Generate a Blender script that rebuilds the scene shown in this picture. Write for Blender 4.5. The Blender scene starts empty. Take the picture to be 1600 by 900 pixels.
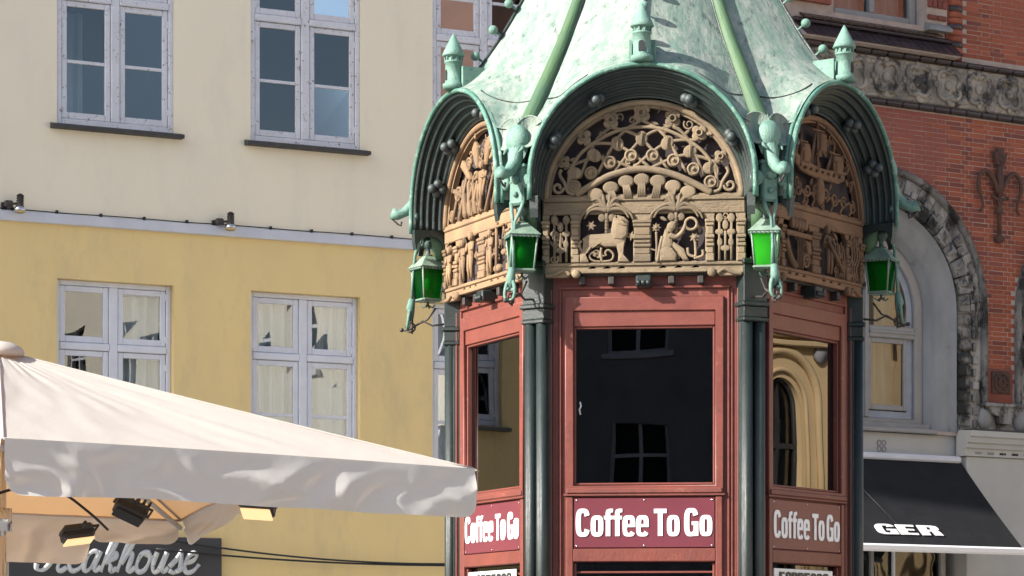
import bpy, bmesh, math, random
from mathutils import Vector, Matrix, noise
random.seed(7)
D = bpy.data
S = bpy.context.scene
COL = S.collection
PI = math.pi
R_ = math.radians
# ------------------------------------------------------------------ camera, sky, sun
cam = D.objects.new('camera', D.cameras.new('camera')); COL.objects.link(cam)
cam.location = (0, 0, 1.6); cam.rotation_euler = (PI/2, 0, 0)
cam.data.sensor_width = 36; cam.data.lens = 99.0
cam.data.shift_y = 590/1600
cam.data.clip_start = .5; cam.data.clip_end = 2000
S.camera = cam
SUN_AZ, SUN_EL = R_(63), R_(31)
sdir = Vector((-math.sin(SUN_AZ)*math.cos(SUN_EL), -math.cos(SUN_AZ)*math.cos(SUN_EL), math.sin(SUN_EL)))
W = D.worlds.new('World'); S.world = W; W.use_nodes = True
wn = W.node_tree.nodes; wl = W.node_tree.links
sky = wn.new('ShaderNodeTexSky'); sky.sky_type = 'NISHITA'; sky.sun_disc = False
sky.sun_elevation = SUN_EL; sky.sun_rotation = PI + SUN_AZ; sky.dust_density = 2.0; sky.air_density = 1.0
wn['Background'].inputs['Strength'].default_value = .10
wl.new(sky.outputs[0], wn['Background'].inputs['Color'])
sl = D.lights.new('sun', 'SUN'); sl.energy = 5.0; sl.angle = R_(.5); sl.color = (1, .945, .87)
sun = D.objects.new('sun', sl); COL.objects.link(sun)
sun.rotation_euler = sdir.to_track_quat('Z', 'Y').to_euler()
S.render.engine = 'CYCLES'
S.view_settings.view_transform = 'Standard'; S.view_settings.look = 'None'
S.view_settings.exposure = 1.18; S.view_settings.gamma = 1
S.cycles.max_bounces = 8; S.cycles.transparent_max_bounces = 12

# ------------------------------------------------------------------ materials
def mat(name, col, rough=.7, metal=0, spec=.5, var=None, vscale=3, vamt=.5, bump=0, bscale=60,
        stretch=None, spots=None, sscale=14, sth=(.58, .68), grain=0, coat=0, objvar=0, noise2=None):
    """principled with up to two noise colour layers, spots of wear and a fine bump"""
    m = D.materials.new(name); m.use_nodes = True
    N = m.node_tree.nodes; L = m.node_tree.links
    b = N['Principled BSDF']
    b.inputs['Roughness'].default_value = rough; b.inputs['Metallic'].default_value = metal
    b.inputs['Specular IOR Level'].default_value = spec; b.inputs['Coat Weight'].default_value = coat
    tc = N.new('ShaderNodeTexCoord'); mp = N.new('ShaderNodeMapping'); L.new(tc.outputs['Object'], mp.inputs[0])
    if stretch: mp.inputs['Scale'].default_value = stretch
    def nz(scale, det=6, r=.6, src=mp):
        n = N.new('ShaderNodeTexNoise'); n.inputs['Scale'].default_value = scale
        n.inputs['Detail'].default_value = det; n.inputs['Roughness'].default_value = r
        L.new(src.outputs[0], n.inputs['Vector']); return n
    def ramp(src, a, c):
        r = N.new('ShaderNodeMapRange'); r.inputs[1].default_value = a; r.inputs[2].default_value = c
        L.new(src, r.inputs[0]); return r.outputs[0]
    def mix(f, a, c):
        x = N.new('ShaderNodeMix'); x.data_type = 'RGBA'
        if isinstance(f, float): x.inputs[0].default_value = f
        else: L.new(f, x.inputs[0])
        for i, v in ((6, a), (7, c)):
            if isinstance(v, tuple): x.inputs[i].default_value = (*v, 1)
            else: L.new(v, x.inputs[i])
        return x.outputs[2]
    cur = col
    if var:
        f = ramp(nz(vscale).outputs[0], .5-.28*vamt-.05, .5+.28*vamt+.05); cur = mix(f, cur, var)
    if noise2:
        c2, sc, a, c_ = noise2
        cur = mix(ramp(nz(sc, 8, .7).outputs[0], a, c_), cur, c2)
    if spots:
        cur = mix(ramp(nz(sscale, 9, .72).outputs[0], *sth), cur, spots)
    if objvar:
        oi = N.new('ShaderNodeObjectInfo'); h = N.new('ShaderNodeHueSaturation')
        mr = N.new('ShaderNodeMapRange'); mr.inputs[3].default_value = 1-objvar; mr.inputs[4].default_value = 1+objvar
        L.new(oi.outputs['Random'], mr.inputs[0]); L.new(mr.outputs[0], h.inputs['Value'])
        if isinstance(cur, tuple): h.inputs['Color'].default_value = (*cur, 1)
        else: L.new(cur, h.inputs['Color'])
        cur = h.outputs[0]
    if isinstance(cur, tuple): b.inputs['Base Color'].default_value = (*cur, 1)
    else: L.new(cur, b.inputs['Base Color'])
    if bump:
        n = nz(bscale, 5, .6, tc); bp = N.new('ShaderNodeBump'); bp.inputs['Strength'].default_value = bump
        bp.inputs['Distance'].default_value = .02; L.new(n.outputs[0], bp.inputs['Height']); L.new(bp.outputs[0], b.inputs['Normal'])
    return m

def glass(name, tint, ior, warp=.02, wscale=2.2, rough=.0, dirt=.0, frame=None):
    """pane: clear tinted glass with a mirror sheen and the slow waviness of old glass"""
    m = D.materials.new(name); m.use_nodes = True
    N = m.node_tree.nodes; L = m.node_tree.links; N.remove(N['Principled BSDF'])
    tr = N.new('ShaderNodeBsdfTransparent'); tr.inputs[0].default_value = (*tint, 1)
    gl = N.new('ShaderNodeBsdfGlossy'); gl.inputs['Roughness'].default_value = rough
    fr = N.new('ShaderNodeFresnel'); fr.inputs[0].default_value = ior
    tc = N.new('ShaderNodeTexCoord'); no = N.new('ShaderNodeTexNoise'); no.inputs['Scale'].default_value = wscale
    no.inputs['Detail'].default_value = 1.5; L.new(tc.outputs['Object'], no.inputs['Vector'])
    bp = N.new('ShaderNodeBump'); bp.inputs['Strength'].default_value = 1; bp.inputs['Distance'].default_value = warp
    L.new(no.outputs[0], bp.inputs['Height']); L.new(bp.outputs[0], gl.inputs['Normal'])
    mx = N.new('ShaderNodeMixShader'); L.new(fr.outputs[0], mx.inputs[0]); L.new(tr.outputs[0], mx.inputs[1]); L.new(gl.outputs[0], mx.inputs[2])
    L.new(mx.outputs[0], N['Material Output'].inputs[0])
    return m

def translucent(name, col, amt=.5, rough=.3, bump=0, col2=None):
    m = D.materials.new(name); m.use_nodes = True
    N = m.node_tree.nodes; L = m.node_tree.links; b = N['Principled BSDF']
    b.inputs['Base Color'].default_value = (*col, 1); b.inputs['Roughness'].default_value = rough
    t = N.new('ShaderNodeBsdfTranslucent'); t.inputs[0].default_value = (*(col2 or col), 1)
    mx = N.new('ShaderNodeMixShader'); mx.inputs[0].default_value = amt
    L.new(b.outputs[0], mx.inputs[1]); L.new(t.outputs[0], mx.inputs[2]); L.new(mx.outputs[0], N['Material Output'].inputs[0])
    if bump:
        tc = N.new('ShaderNodeTexCoord'); n = N.new('ShaderNodeTexNoise'); n.inputs['Scale'].default_value = 9
        n.inputs['Detail'].default_value = 6; L.new(tc.outputs['Object'], n.inputs['Vector'])
        bp = N.new('ShaderNodeBump'); bp.inputs['Strength'].default_value = bump; bp.inputs['Distance'].default_value = .03
        L.new(n.outputs[0], bp.inputs['Height']); L.new(bp.outputs[0], b.inputs['Normal']); L.new(bp.outputs[0], t.inputs['Normal'])
    return m

def emitter(name, col, s):
    m = D.materials.new(name); m.use_nodes = True; b = m.node_tree.nodes['Principled BSDF']
    b.inputs['Base Color'].default_value = (*col, 1); b.inputs['Emission Color'].default_value = (*col, 1)
    b.inputs['Emission Strength'].default_value = s; return m

M = {}
M['cream'] = mat('cream_plaster', (.85, .775, .61), .9, var=(.81, .735, .585), vscale=1.4, vamt=.9, bump=.12, bscale=22, stretch=(1, 1, .4), noise2=((.75, .69, .565), 2.3, .50, .74), spots=(.48, .42, .34), sscale=11, sth=(.70, .80))
M['yellow'] = mat('yellow_plaster', (.84, .63, .285), .9, var=(.74, .57, .275), vscale=1.6, vamt=.9, bump=.12, bscale=22, stretch=(1, 1, .4), noise2=((.64, .50, .27), 2.0, .50, .74), spots=(.42, .33, .19), sscale=9, sth=(.70, .80))
M['white'] = mat('white_window_paint', (.66, .68, .74), .55, var=(.56, .57, .62), vscale=5, bump=.15, bscale=40, spots=(.20, .17, .14), sscale=24, sth=(.585, .64))
M['white2'] = mat('cleaner_white_window_paint', (.70, .72, .79), .5, var=(.62, .64, .70), vscale=5, bump=.1, bscale=40, spots=(.36, .34, .33), sscale=30, sth=(.68, .73))
M['band'] = mat('pale_grey_zinc_band', (.62, .64, .70), .6, var=(.52, .54, .60), vscale=3, bump=.1)
M['black'] = mat('black_paint', (.02, .02, .022), .5, var=(.035, .035, .035), bump=.1)
M['slate'] = mat('dark_sill_slate', (.035, .035, .038), .7, var=(.07, .065, .06), vscale=10, bump=.3, bscale=30)
M['iron'] = mat('wrought_iron', (.028, .028, .028), .55, var=(.05, .04, .035), vscale=12, bump=.2)
M['rust'] = mat('rusty_iron', (.055, .035, .03), .8, var=(.10, .045, .03), vscale=8, bump=.4, bscale=30)
M['chrome'] = mat('brushed_steel', (.7, .7, .72), .25, 1)
M['dark'] = mat('dark_interior', (.025, .027, .03), .9)
M['room'] = mat('grey_room_wall', (.10, .11, .12), .9)
M['added_curtain'] = mat('added_curtain_cloth', (.50, .52, .50), .9, bump=.3, bscale=12, stretch=(6, 6, .4), var=(.38, .42, .40), vscale=2)
M['pane'] = glass('old_window_glass', (.80, .86, .90), 2.2, .0028, 1.1)
M['pane_up'] = glass('upper_window_glass', (.66, .74, .84), 2.3, .0075, .9)
M['pane_flat'] = glass('new_window_glass', (.55, .58, .60), 1.9, .012, 1.2)
M['kglass'] = glass('tinted_kiosk_glass', (.12, .12, .125), 1.75, .0001, 1.2)
M['kglass2'] = glass('mirroring_kiosk_glass', (.08, .08, .085), 2.6, .0, 2.0)
M['red'] = mat('oxide_red_paint', (.19, .052, .037), .48, var=(.145, .040, .031), vscale=5, bump=.22, bscale=25, spots=(.11, .045, .04), sscale=20, sth=(.60, .70), noise2=((.30, .13, .10), 11, .60, .78))
M['maroon'] = mat('maroon_sign_face', (.150, .034, .046), .35, var=(.13, .030, .042), vscale=4)
M['signwhite'] = mat('white_lettering', (.80, .80, .81), .5)
M['signblack'] = mat('black_lettering', (.03, .03, .03), .5)
M['pillar'] = mat('green_black_paint', (.010, .018, .017), .40, var=(.018, .028, .027), vscale=6, bump=.25, bscale=30, spots=(.17, .2, .19), sscale=38, sth=(.66, .70))
M['wood'] = mat('carved_weathered_wood', (.29, .218, .132), .8, var=(.17, .13, .088), vscale=5, vamt=.8, bump=.5, bscale=45, stretch=(1, 1, 2.2), spots=(.12, .09, .07), sscale=15, sth=(.56, .72), objvar=.24)
M['wood_painted_shade'] = mat('carved_wood_painted_shade', (.23, .125, .068), .8, var=(.15, .085, .05), vscale=5, bump=.5, bscale=45, spots=(.07, .05, .04), sscale=17, sth=(.57, .72), objvar=.24)  # brown tone puts the shade on the right board into its colour
M['wood_painted_sun'] = mat('carved_wood_painted_sun', (.30, .19, .10), .8, var=(.19, .125, .078), vscale=5, bump=.5, bscale=45, spots=(.16, .10, .06), sscale=17, sth=(.6, .74), objvar=.24)  # orange tone puts the sun on the left board into its colour
M['backing'] = mat('shade_dark_backing_board', (.04, .03, .03), .9, var=(.06, .045, .05), vscale=5)  # darkened so the colour carries the shade of the carving's recesses
M['copper'] = mat('verdigris_copper', (.125, .205, .165), .62, var=(.185, .255, .215), vscale=3.0, bump=.45, bscale=12, stretch=(3.4, 3.4, .40),
                  noise2=((.27, .30, .265), 4, .42, .60), spots=(.030, .060, .052), sscale=6, sth=(.545, .68))
M['rim'] = mat('green_edge_copper', (.10, .25, .19), .5, var=(.045, .13, .10), vscale=7, bump=.4, bscale=24, spots=(.26, .40, .33), sscale=16, sth=(.52, .66))
M['copper_green'] = mat('yellow_green_copper', (.07, .135, .055), .6, var=(.045, .105, .065), vscale=4, bump=.3, bscale=14, stretch=(2, 2, .6), spots=(.06, .13, .10), sscale=18, sth=(.62, .74))
M['copper_pale'] = mat('pale_mint_copper', (.17, .30, .245), .55, var=(.09, .19, .155), vscale=9, bump=.4, bscale=24, spots=(.05, .12, .10), sscale=24, sth=(.56, .68))
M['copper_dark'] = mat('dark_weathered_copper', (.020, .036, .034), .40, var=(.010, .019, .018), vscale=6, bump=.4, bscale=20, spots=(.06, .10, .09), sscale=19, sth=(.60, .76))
M['copper_ball'] = mat('grey_green_metal', (.07, .09, .09), .45, var=(.03, .04, .04), vscale=9, bump=.2)
M['canvas'] = translucent('white_parasol_canvas', (.575, .555, .515), .30, .85, .10, (.68, .33, .085))
M['canvas_edge'] = translucent('parasol_valance_canvas', (.68, .665, .635), .20, .85, .12, (.50, .34, .22))
M['green_glass'] = translucent('green_lantern_glass', (.006, .06, .018), .62, .10, 0, (.05, .36, .06))
M['green_glass_painted_sun'] = translucent('green_lantern_glass_painted_sun', (.03, .22, .03), .62, .10, 0, (.22, .95, .12))  # brighter, yellower copy of the lantern glass with sunlight put into its colour
_n = M['green_glass'].node_tree; _o = _n.nodes['Material Output']; _s = _o.inputs[0].links[0].from_socket
_t = _n.nodes.new('ShaderNodeBsdfTransparent'); _t.inputs[0].default_value = (.06, .42, .10, 1); _x = _n.nodes.new('ShaderNodeMixShader')
_z = _n.nodes.new('ShaderNodeTexNoise'); _z.inputs['Scale'].default_value = 9; _r = _n.nodes.new('ShaderNodeMapRange'); _r.inputs[3].default_value = .25; _r.inputs[4].default_value = .62
_n.links.new(_z.outputs[0], _r.inputs[0]); _n.links.new(_r.outputs[0], _x.inputs[0]); _n.links.new(_s, _x.inputs[1]); _n.links.new(_t.outputs[0], _x.inputs[2]); _n.links.new(_x.outputs[0], _o.inputs[0])
M['lantern'] = mat('lantern_green_metal', (.24, .33, .25), .5, var=(.12, .19, .15), vscale=12, bump=.3, spots=(.05, .08, .07), sscale=40, sth=(.6, .7))
M['lantern_dark'] = mat('lantern_dark_metal', (.08, .14, .12), .5, var=(.03, .06, .05), vscale=12, bump=.3, spots=(.25, .36, .30), sscale=40, sth=(.62, .72))
M['bulb'] = mat('opal_bulb', (.85, .85, .7), .3)
M['brick'] = mat('red_brick', (.37, .102, .052), .85, var=(.27, .078, .044), vscale=2, bump=.6, bscale=35, objvar=.16, spots=(.12, .05, .04), sscale=9, sth=(.60, .75))
M['brick_dull'] = mat('dull_red_brick', (.255, .076, .052), .85, var=(.185, .058, .044), vscale=2, bump=.6, bscale=35, objvar=.18)
M['mortar'] = mat('lime_mortar', (.46, .385, .34), .95, var=(.33, .26, .23), vscale=6, bump=.4)
M['glazed'] = mat('black_glazed_brick', (.022, .018, .022), .22, var=(.05, .03, .032), vscale=4, objvar=.3, bump=.15)
M['stone'] = mat('weathered_grey_stone', (.42, .385, .33), .85, var=(.13, .12, .11), vscale=3.4, vamt=.5, bump=.7, bscale=16, spots=(.05, .047, .047), sscale=4, sth=(.50, .60))
M['stone_sooty'] = mat('soot_stained_stone', (.33, .32, .305), .8, var=(.06, .06, .06), vscale=3.6, vamt=.5, bump=.6, bscale=12, objvar=.3, stretch=(1, 1, .5), spots=(.015, .015, .015), sscale=3.5, sth=(.47, .56))
M['stone_smooth'] = mat('smooth_grey_render', (.27, .28, .295), .7, var=(.17, .18, .19), vscale=2.5, bump=.3, bscale=10, stretch=(1, 1, .4), spots=(.10, .10, .10), sscale=5, sth=(.60, .74))
M['pale_render'] = mat('beige_grey_render', (.44, .44, .425), .85, var=(.37, .37, .36), vscale=1.5, bump=.2, bscale=10)
M['greyframe'] = mat('grey_window_paint', (.27, .27, .27), .5, var=(.22, .22, .225), vscale=5, bump=.1)
M['bluejamb'] = mat('blue_grey_jamb_paint', (.30, .34, .41), .6, var=(.24, .27, .33), vscale=4)
M['awning'] = mat('black_awning_cloth', (.009, .010, .013), .9, spec=.25, var=(.015, .016, .018), vscale=4, bump=.25, bscale=30)
M['paving'] = mat('grey_granite_paving', (.24, .235, .225), .85, var=(.19, .185, .18), vscale=1.5, bump=.3)
M['setts'] = mat('granite_sett', (.24, .23, .22), .8, var=(.18, .175, .17), vscale=3, bump=.4, objvar=.2)
M['roof_tile'] = mat('red_clay_roof', (.30, .10, .06), .85, var=(.22, .08, .05), vscale=4, bump=.4)
M['ochre'] = mat('ochre_stucco', (.60, .44, .24), .85, var=(.50, .37, .21), vscale=1.2, bump=.2)
M['pale_facade'] = mat('pale_stucco', (.66, .63, .53), .85, var=(.58, .56, .48), vscale=1.2, bump=.2)
M['brown_facade'] = mat('brown_brick_facade', (.19, .105, .08), .85, var=(.14, .085, .07), vscale=1.2)
M['dark_facade'] = mat('dark_brick_facade', (.30, .30, .31), .85, var=(.22, .22, .23), vscale=1.2, bump=.2)
M['warm'] = emitter('lamp_lens_painted_sun_glow', (1, .70, .36), .35)  # weak glow stands in for sunlight falling through the canvas onto the lens
M['sign_slate'] = mat('dark_sign_board', (.035, .036, .040), .6, var=(.05, .05, .056), vscale=3)
M['sign_letter'] = mat('peeling_silver_letters', (.66, .66, .63), .45, var=(.45, .48, .50), vscale=8, spots=(.08, .09, .09), sscale=14, sth=(.60, .64))
M['cable'] = mat('black_rubber_cable', (.015, .015, .015), .6)

# ------------------------------------------------------------------ mesh helpers
def link(o, parent=None):
    COL.objects.link(o)
    if parent is not None: o.parent = parent
    return o
class MB:
    def __init__(s): s.v = []; s.f = []; s.sm = []; s.M = Matrix()
    def add(s, vs, fs, sm=False):
        n = len(s.v); s.v += [s.M @ Vector(p) for p in vs]; s.f += [tuple(i+n for i in f) for f in fs]; s.sm += [sm]*len(fs)
    def box(s, x0, x1, y0, y1, z0, z1, b=0):
        if b:
            b = min(b, (x1-x0)*.45, (y1-y0)*.45, (z1-z0)*.45)
            c = [(x0, x1), (y0, y1), (z0, z1)]; vs = []; idx = {}
            for X in (0, 1):
                for Y in (0, 1):
                    for Z in (0, 1):
                        p = (X, Y, Z)
                        for ax in range(3):
                            q = [c[i][p[i]] + (b if p[i] == 0 else -b) for i in range(3)]
                            q[ax] = c[ax][p[ax]]; idx[p+(ax,)] = len(vs); vs.append(tuple(q))
            fs = []
            for ax in range(3):
                o = [i for i in range(3) if i != ax]
                for sgn in (0, 1):
                    ring = []
                    for a, d in ((0, 0), (1, 0), (1, 1), (0, 1)):
                        p = [0, 0, 0]; p[ax] = sgn; p[o[0]] = a; p[o[1]] = d; ring.append(idx[tuple(p)+(ax,)])
                    fs.append(tuple(ring))
            for ax in range(3):
                o = [i for i in range(3) if i != ax]
                for a in (0, 1):
                    for d in (0, 1):
                        r = []
                        for e, k in ((0, o[0]), (1, o[0]), (1, o[1]), (0, o[1])):
                            p = [0, 0, 0]; p[ax] = e; p[o[0]] = a; p[o[1]] = d; r.append(idx[tuple(p)+(k,)])
                        fs.append(tuple(r))
            for X in (0, 1):
                for Y in (0, 1):
                    for Z in (0, 1): fs.append(tuple(idx[(X, Y, Z, k)] for k in range(3)))
            s.add(vs, fs); return s
        s.add([(x0, y0, z0), (x1, y0, z0), (x1, y1, z0), (x0, y1, z0), (x0, y0, z1), (x1, y0, z1), (x1, y1, z1), (x0, y1, z1)],
              [(0, 3, 2, 1), (4, 5, 6, 7), (0, 1, 5, 4), (1, 2, 6, 5), (2, 3, 7, 6), (3, 0, 4, 7)]); return s
    def quad(s, a, b, c, d): s.add([a, b, c, d], [(0, 1, 2, 3)]); return s
    def lathe(s, prof, c=(0, 0, 0), seg=16, axis='z', sm=True):
        vs = []; fs = []
        for r, h in prof:
            for i in range(seg):
                a = 2*PI*i/seg; x, y = r*math.cos(a), r*math.sin(a)
                p = (x, y, h) if axis == 'z' else (x, h, y)
                vs.append((p[0]+c[0], p[1]+c[1], p[2]+c[2]))
        for j in range(len(prof)-1):
            for i in range(seg):
                k = (i+1) % seg; fs.append((j*seg+i, j*seg+k, (j+1)*seg+k, (j+1)*seg+i))
        fs.append(tuple(range(seg))[::-1]); fs.append(tuple((len(prof)-1)*seg+i for i in range(seg)))
        s.add(vs, fs, sm); return s
    def ball(s, c, r, seg=12, rings=7, sc=(1, 1, 1)):
        vs = []; fs = []
        for j in range(1, rings):
            t = PI*j/rings
            for i in range(seg):
                a = 2*PI*i/seg; vs.append((c[0]+r*sc[0]*math.sin(t)*math.cos(a), c[1]+r*sc[1]*math.sin(t)*math.sin(a), c[2]+r*sc[2]*math.cos(t)))
        top = len(vs); vs.append((c[0], c[1], c[2]+r*sc[2])); vs.append((c[0], c[1], c[2]-r*sc[2]))
        for j in range(rings-2):
            for i in range(seg):
                k = (i+1) % seg; fs.append((j*seg+i, (j+1)*seg+i, (j+1)*seg+k, j*seg+k))
        for i in range(seg):
            k = (i+1) % seg; fs.append((top, i, k)); fs.append((top+1, (rings-2)*seg+k, (rings-2)*seg+i))
        s.add(vs, fs, True); return s
    def tube(s, pts, r, seg=8, flat=None, closed=False, cap=True):
        """sweep a round (or flattened) section along points; r number or list"""
        pts = [Vector(p) for p in pts]; n = len(pts); vs = []; fs = []
        rr = r if isinstance(r, (list, tuple)) else [r]*n
        prev = None
        for i, p in enumerate(pts):
            a = pts[(i-1) % n] if (closed or i) else pts[0]; b = pts[(i+1) % n] if (closed or i < n-1) else pts[-1]
            t = (b-a).normalized() if (b-a).length else Vector((0, 0, 1))
            if flat: u = Vector(flat)
            else:
                u = prev if prev is not None else (Vector((0, 1, 0)) if abs(t.y) < .9 else Vector((1, 0, 0)))
                u = (u - t*u.dot(t)).normalized()
            prev = u; w = t.cross(u).normalized()
            fl = .45 if flat else 1
            for k in range(seg):
                q = 2*PI*k/seg; vs.append(p + u*(math.cos(q)*rr[i]*fl) + w*(math.sin(q)*rr[i]))
        m = n if closed else n-1
        for i in range(m):
            j = (i+1) % n
            for k in range(seg):
                l = (k+1) % seg; fs.append((i*seg+k, i*seg+l, j*seg+l, j*seg+k))
        if not closed and cap: fs.append(tuple(range(seg))[::-1]); fs.append(tuple((n-1)*seg+k for k in range(seg)))
        s.add(vs, fs, True); return s
    def grid(s, fn, nu, nv, sm=True):
        vs = [fn(i/nu, j/nv) for j in range(nv+1) for i in range(nu+1)]
        fs = [(j*(nu+1)+i, j*(nu+1)+i+1, (j+1)*(nu+1)+i+1, (j+1)*(nu+1)+i) for j in range(nv) for i in range(nu)]
        s.add(vs, fs, sm); return s
    def prism(s, poly, y0, y1):
        """polygon in x,z extruded from y0 (front) to y1"""
        n = len(poly); vs = [(x, y0, z) for x, z in poly] + [(x, y1, z) for x, z in poly]
        s.add(vs, [tuple(range(n)), tuple(range(n, 2*n))[::-1]] + [(i, i+n, (i+1) % n+n, (i+1) % n) for i in range(n)]); return s
    def sprism(s, poly, x0, x1):
        """polygon in y,z extruded along x"""
        n = len(poly); vs = [(x0, y, z) for y, z in poly] + [(x1, y, z) for y, z in poly]
        s.add(vs, [tuple(range(n))[::-1], tuple(range(n, 2*n))] + [(i, (i+1) % n, (i+1) % n+n, i+n) for i in range(n)]); return s
    def mesh(s, name, m):
        me = D.meshes.new(name); me.from_pydata([tuple(v) for v in s.v], [], s.f); me.polygons.foreach_set('use_smooth', s.sm)
        me.materials.append(m); bm = bmesh.new(); bm.from_mesh(me); bmesh.ops.recalc_face_normals(bm, faces=bm.faces); bm.to_mesh(me); bm.free()
        return me
    def build(s, name, m, parent=None, loc=None, rz=0):
        return inst(s.mesh(name, m), name, parent, loc, rz)
def inst(me, name, parent=None, loc=None, rz=0, label=None):
    o = D.objects.new(name, me); link(o, parent)
    if loc: o.location = loc
    o.rotation_euler.z = rz
    if label: o['label'] = label
    return o
def tag(o, label=None, cat=None, group=None, kind=None):
    for k, v in (('label', label), ('category', cat), ('group', group), ('kind', kind)):
        if v: o[k] = v
    return o
def thing(name, loc, rz, label, cat, group=None):
    o = D.objects.new(name, None); link(o); o.location = loc; o.rotation_euler.z = rz; o.empty_display_size = .2
    return tag(o, label, cat, group)
def copy_tree(o, parent=None):
    c = o.copy(); link(c, parent)
    for ch in list(o.children): copy_tree(ch, c)
    return c
def plate(contours, t, bevel=0, m=None, name='plate', y=0):
    """filled outline with holes (even-odd) standing in the x,z plane, centred on y, thickness t"""
    cu = D.curves.new(name, 'CURVE'); cu.dimensions = '2D'; cu.fill_mode = 'BOTH'; cu.extrude = max(0, t/2-bevel); cu.bevel_depth = bevel; cu.bevel_resolution = 1 if bevel else 0
    if bevel: cu.offset = -bevel
    for c in contours:
        sp = cu.splines.new('POLY'); sp.points.add(len(c)-1); sp.use_cyclic_u = True
        for i, (a, b) in enumerate(c): sp.points[i].co = (a, b, 0, 1)
    o = D.objects.new(name, cu); me = D.meshes.new_from_object(o); D.objects.remove(o); D.curves.remove(cu)
    me.transform(Matrix.Translation((0, y, 0)) @ Matrix.Rotation(PI/2, 4, 'X')); me.materials.clear(); me.materials.append(m); me.name = name
    return me
def arc(cx, cz, r, a0, a1, n=16, rz=None):
    rz = rz or r
    return [(cx+r*math.cos(R_(a0+(a1-a0)*i/n)), cz+rz*math.sin(R_(a0+(a1-a0)*i/n))) for i in range(n+1)]
def smooth(pts, n=6, closed=False):
    P = [Vector(p) for p in pts]; out = []; N = len(P)
    rng = range(N) if closed else range(N-1)
    for i in rng:
        p0 = P[(i-1) % N] if closed or i else P[0]; p1 = P[i]; p2 = P[(i+1) % N]; p3 = P[(i+2) % N] if closed or i+2 < N else P[-1]
        for k in range(n):
            t = k/n; out.append(.5*((2*p1)+(p2-p0)*t+(2*p0-5*p1+4*p2-p3)*t*t+(3*p1-p0-3*p2+p3)*t**3))
    if not closed: out.append(P[-1])
    return out
def rect(x0, x1, z0, z1): return [(x0, z0), (x1, z0), (x1, z1), (x0, z1)]
def lerp(a, b, t): return a+(b-a)*t
def table(T, z):
    if z <= T[0][0]: return T[0][1]
    for (a, va), (b, vb) in zip(T, T[1:]):
        if z <= b: return lerp(va, vb, (z-a)/(b-a))
    return T[-1][1]

# ------------------------------------------------------------------ lettering
def sup(cx, cz, w, h, a, n=3.6):
    c, s_ = math.cos(a), math.sin(a)
    return (cx+w*math.copysign(abs(c)**(2/n), c), cz+h*math.copysign(abs(s_)**(2/n), s_))
def ringcut(cx, cz, w, h, tx, tz, a0, a1, n=36, nexp=3.2):
    o = [sup(cx, cz, w, h, R_(lerp(a0, a1, i/n)), nexp) for i in range(n+1)]
    i_ = [sup(cx, cz, w-tx, h-tz, R_(lerp(a0, a1, i/n)), nexp+1) for i in range(n+1)]
    return o, i_
def glyph(ch):
    """heavy condensed display letters, cap height 1; returns (advance, contours)"""
    if ch == 'o':
        o, i_ = ringcut(.21, .375, .21, .39, .163, .15, 0, 350); return .44, [o, i_]
    if ch in 'CG':
        o, i_ = ringcut(.235, .5, .235, .52, .172, .16, 22, 338)
        if ch == 'C': return .50, [o+i_[::-1]]
        o = [p for p in o if not (p[0] > .26 and p[1] < .44)]
        i2 = [p for p in i_ if not (p[0] > .26 and p[1] < .44)]
        return .51, [o + [(.30, -.01), (.47, .0), (.47, .53), (.25, .53), (.25, .40), (.315, .40), (.315, .2), (.25, .12)] + [p for p in i2[::-1] if p[0] < .25 or p[1] > .5]]
    if ch == 'e':
        out = [sup(.21, .375, .21, .39, R_(a)) for a in range(-4, 322, 8)]
        out = [(.42, .33)] + [p for p in [sup(.21, .375, .21, .39, R_(a)) for a in range(0, 330, 8)]]
        inn = [sup(.21, .375, .065, .26, R_(a)) for a in range(328, 188, -8)]
        return .45, [out + inn + [(.147, .33)], [(.162, .44)] + [sup(.21, .375, .048, .24, R_(a)) for a in range(160, 10, -8)] + [(.258, .44)]]
    if ch == 'f':
        return .31, [[(.06, 0), (.21, 0), (.21, .62), (.29, .62), (.29, .75), (.21, .75), (.21, .84), (.235, .875), (.30, .88), (.30, 1.01), (.17, 1.01), (.09, .97), (.06, .88), (.06, .75), (0, .75), (0, .62), (.06, .62)]]
    if ch == 'T':
        return .44, [[(.14, 0), (.30, 0), (.30, .84), (.43, .84), (.43, 1), (.01, 1), (.01, .84), (.14, .84)]]
    if ch == 'E':
        return .5, [[(0, 0), (.42, 0), (.42, .18), (.2, .18), (.2, .42), (.38, .42), (.38, .59), (.2, .59), (.2, .82), (.42, .82), (.42, 1), (0, 1)]]
    if ch == 'R':
        return .54, [[(0, 0), (.2, 0), (.2, .38), (.27, .38), (.30, 0), (.50, 0), (.46, .42), (.40, .49), (.47, .56), (.48, .75), (.45, .93), (.34, 1), (0, 1)], [(.2, .56), (.28, .57), (.30, .70), (.28, .82), (.2, .83)]]
    if ch == 'P':
        return .52, [[(0, 0), (.2, 0), (.2, .36), (.36, .38), (.46, .5), (.48, .7), (.45, .9), (.34, 1), (0, 1)], [(.2, .54), (.28, .55), (.30, .69), (.28, .82), (.2, .83)]]
    if ch == 'S':
        return .52, [[(.0, .12), (.1, .0), (.25, -.02), (.40, .02), (.47, .15), (.47, .36), (.38, .52), (.2, .66), (.19, .80), (.25, .85), (.29, .80), (.29, .68), (.46, .68), (.45, .88), (.37, .99), (.24, 1.02), (.1, .98), (.02, .86), (.02, .66), (.10, .52), (.27, .38), (.28, .2), (.23, .14), (.19, .2), (.19, .33), (0, .33)]]
    if ch == 'O':
        o, i_ = ringcut(.24, .5, .24, .52, .17, .17, 0, 350); return .53, [o, i_]
    return .13, []
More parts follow.
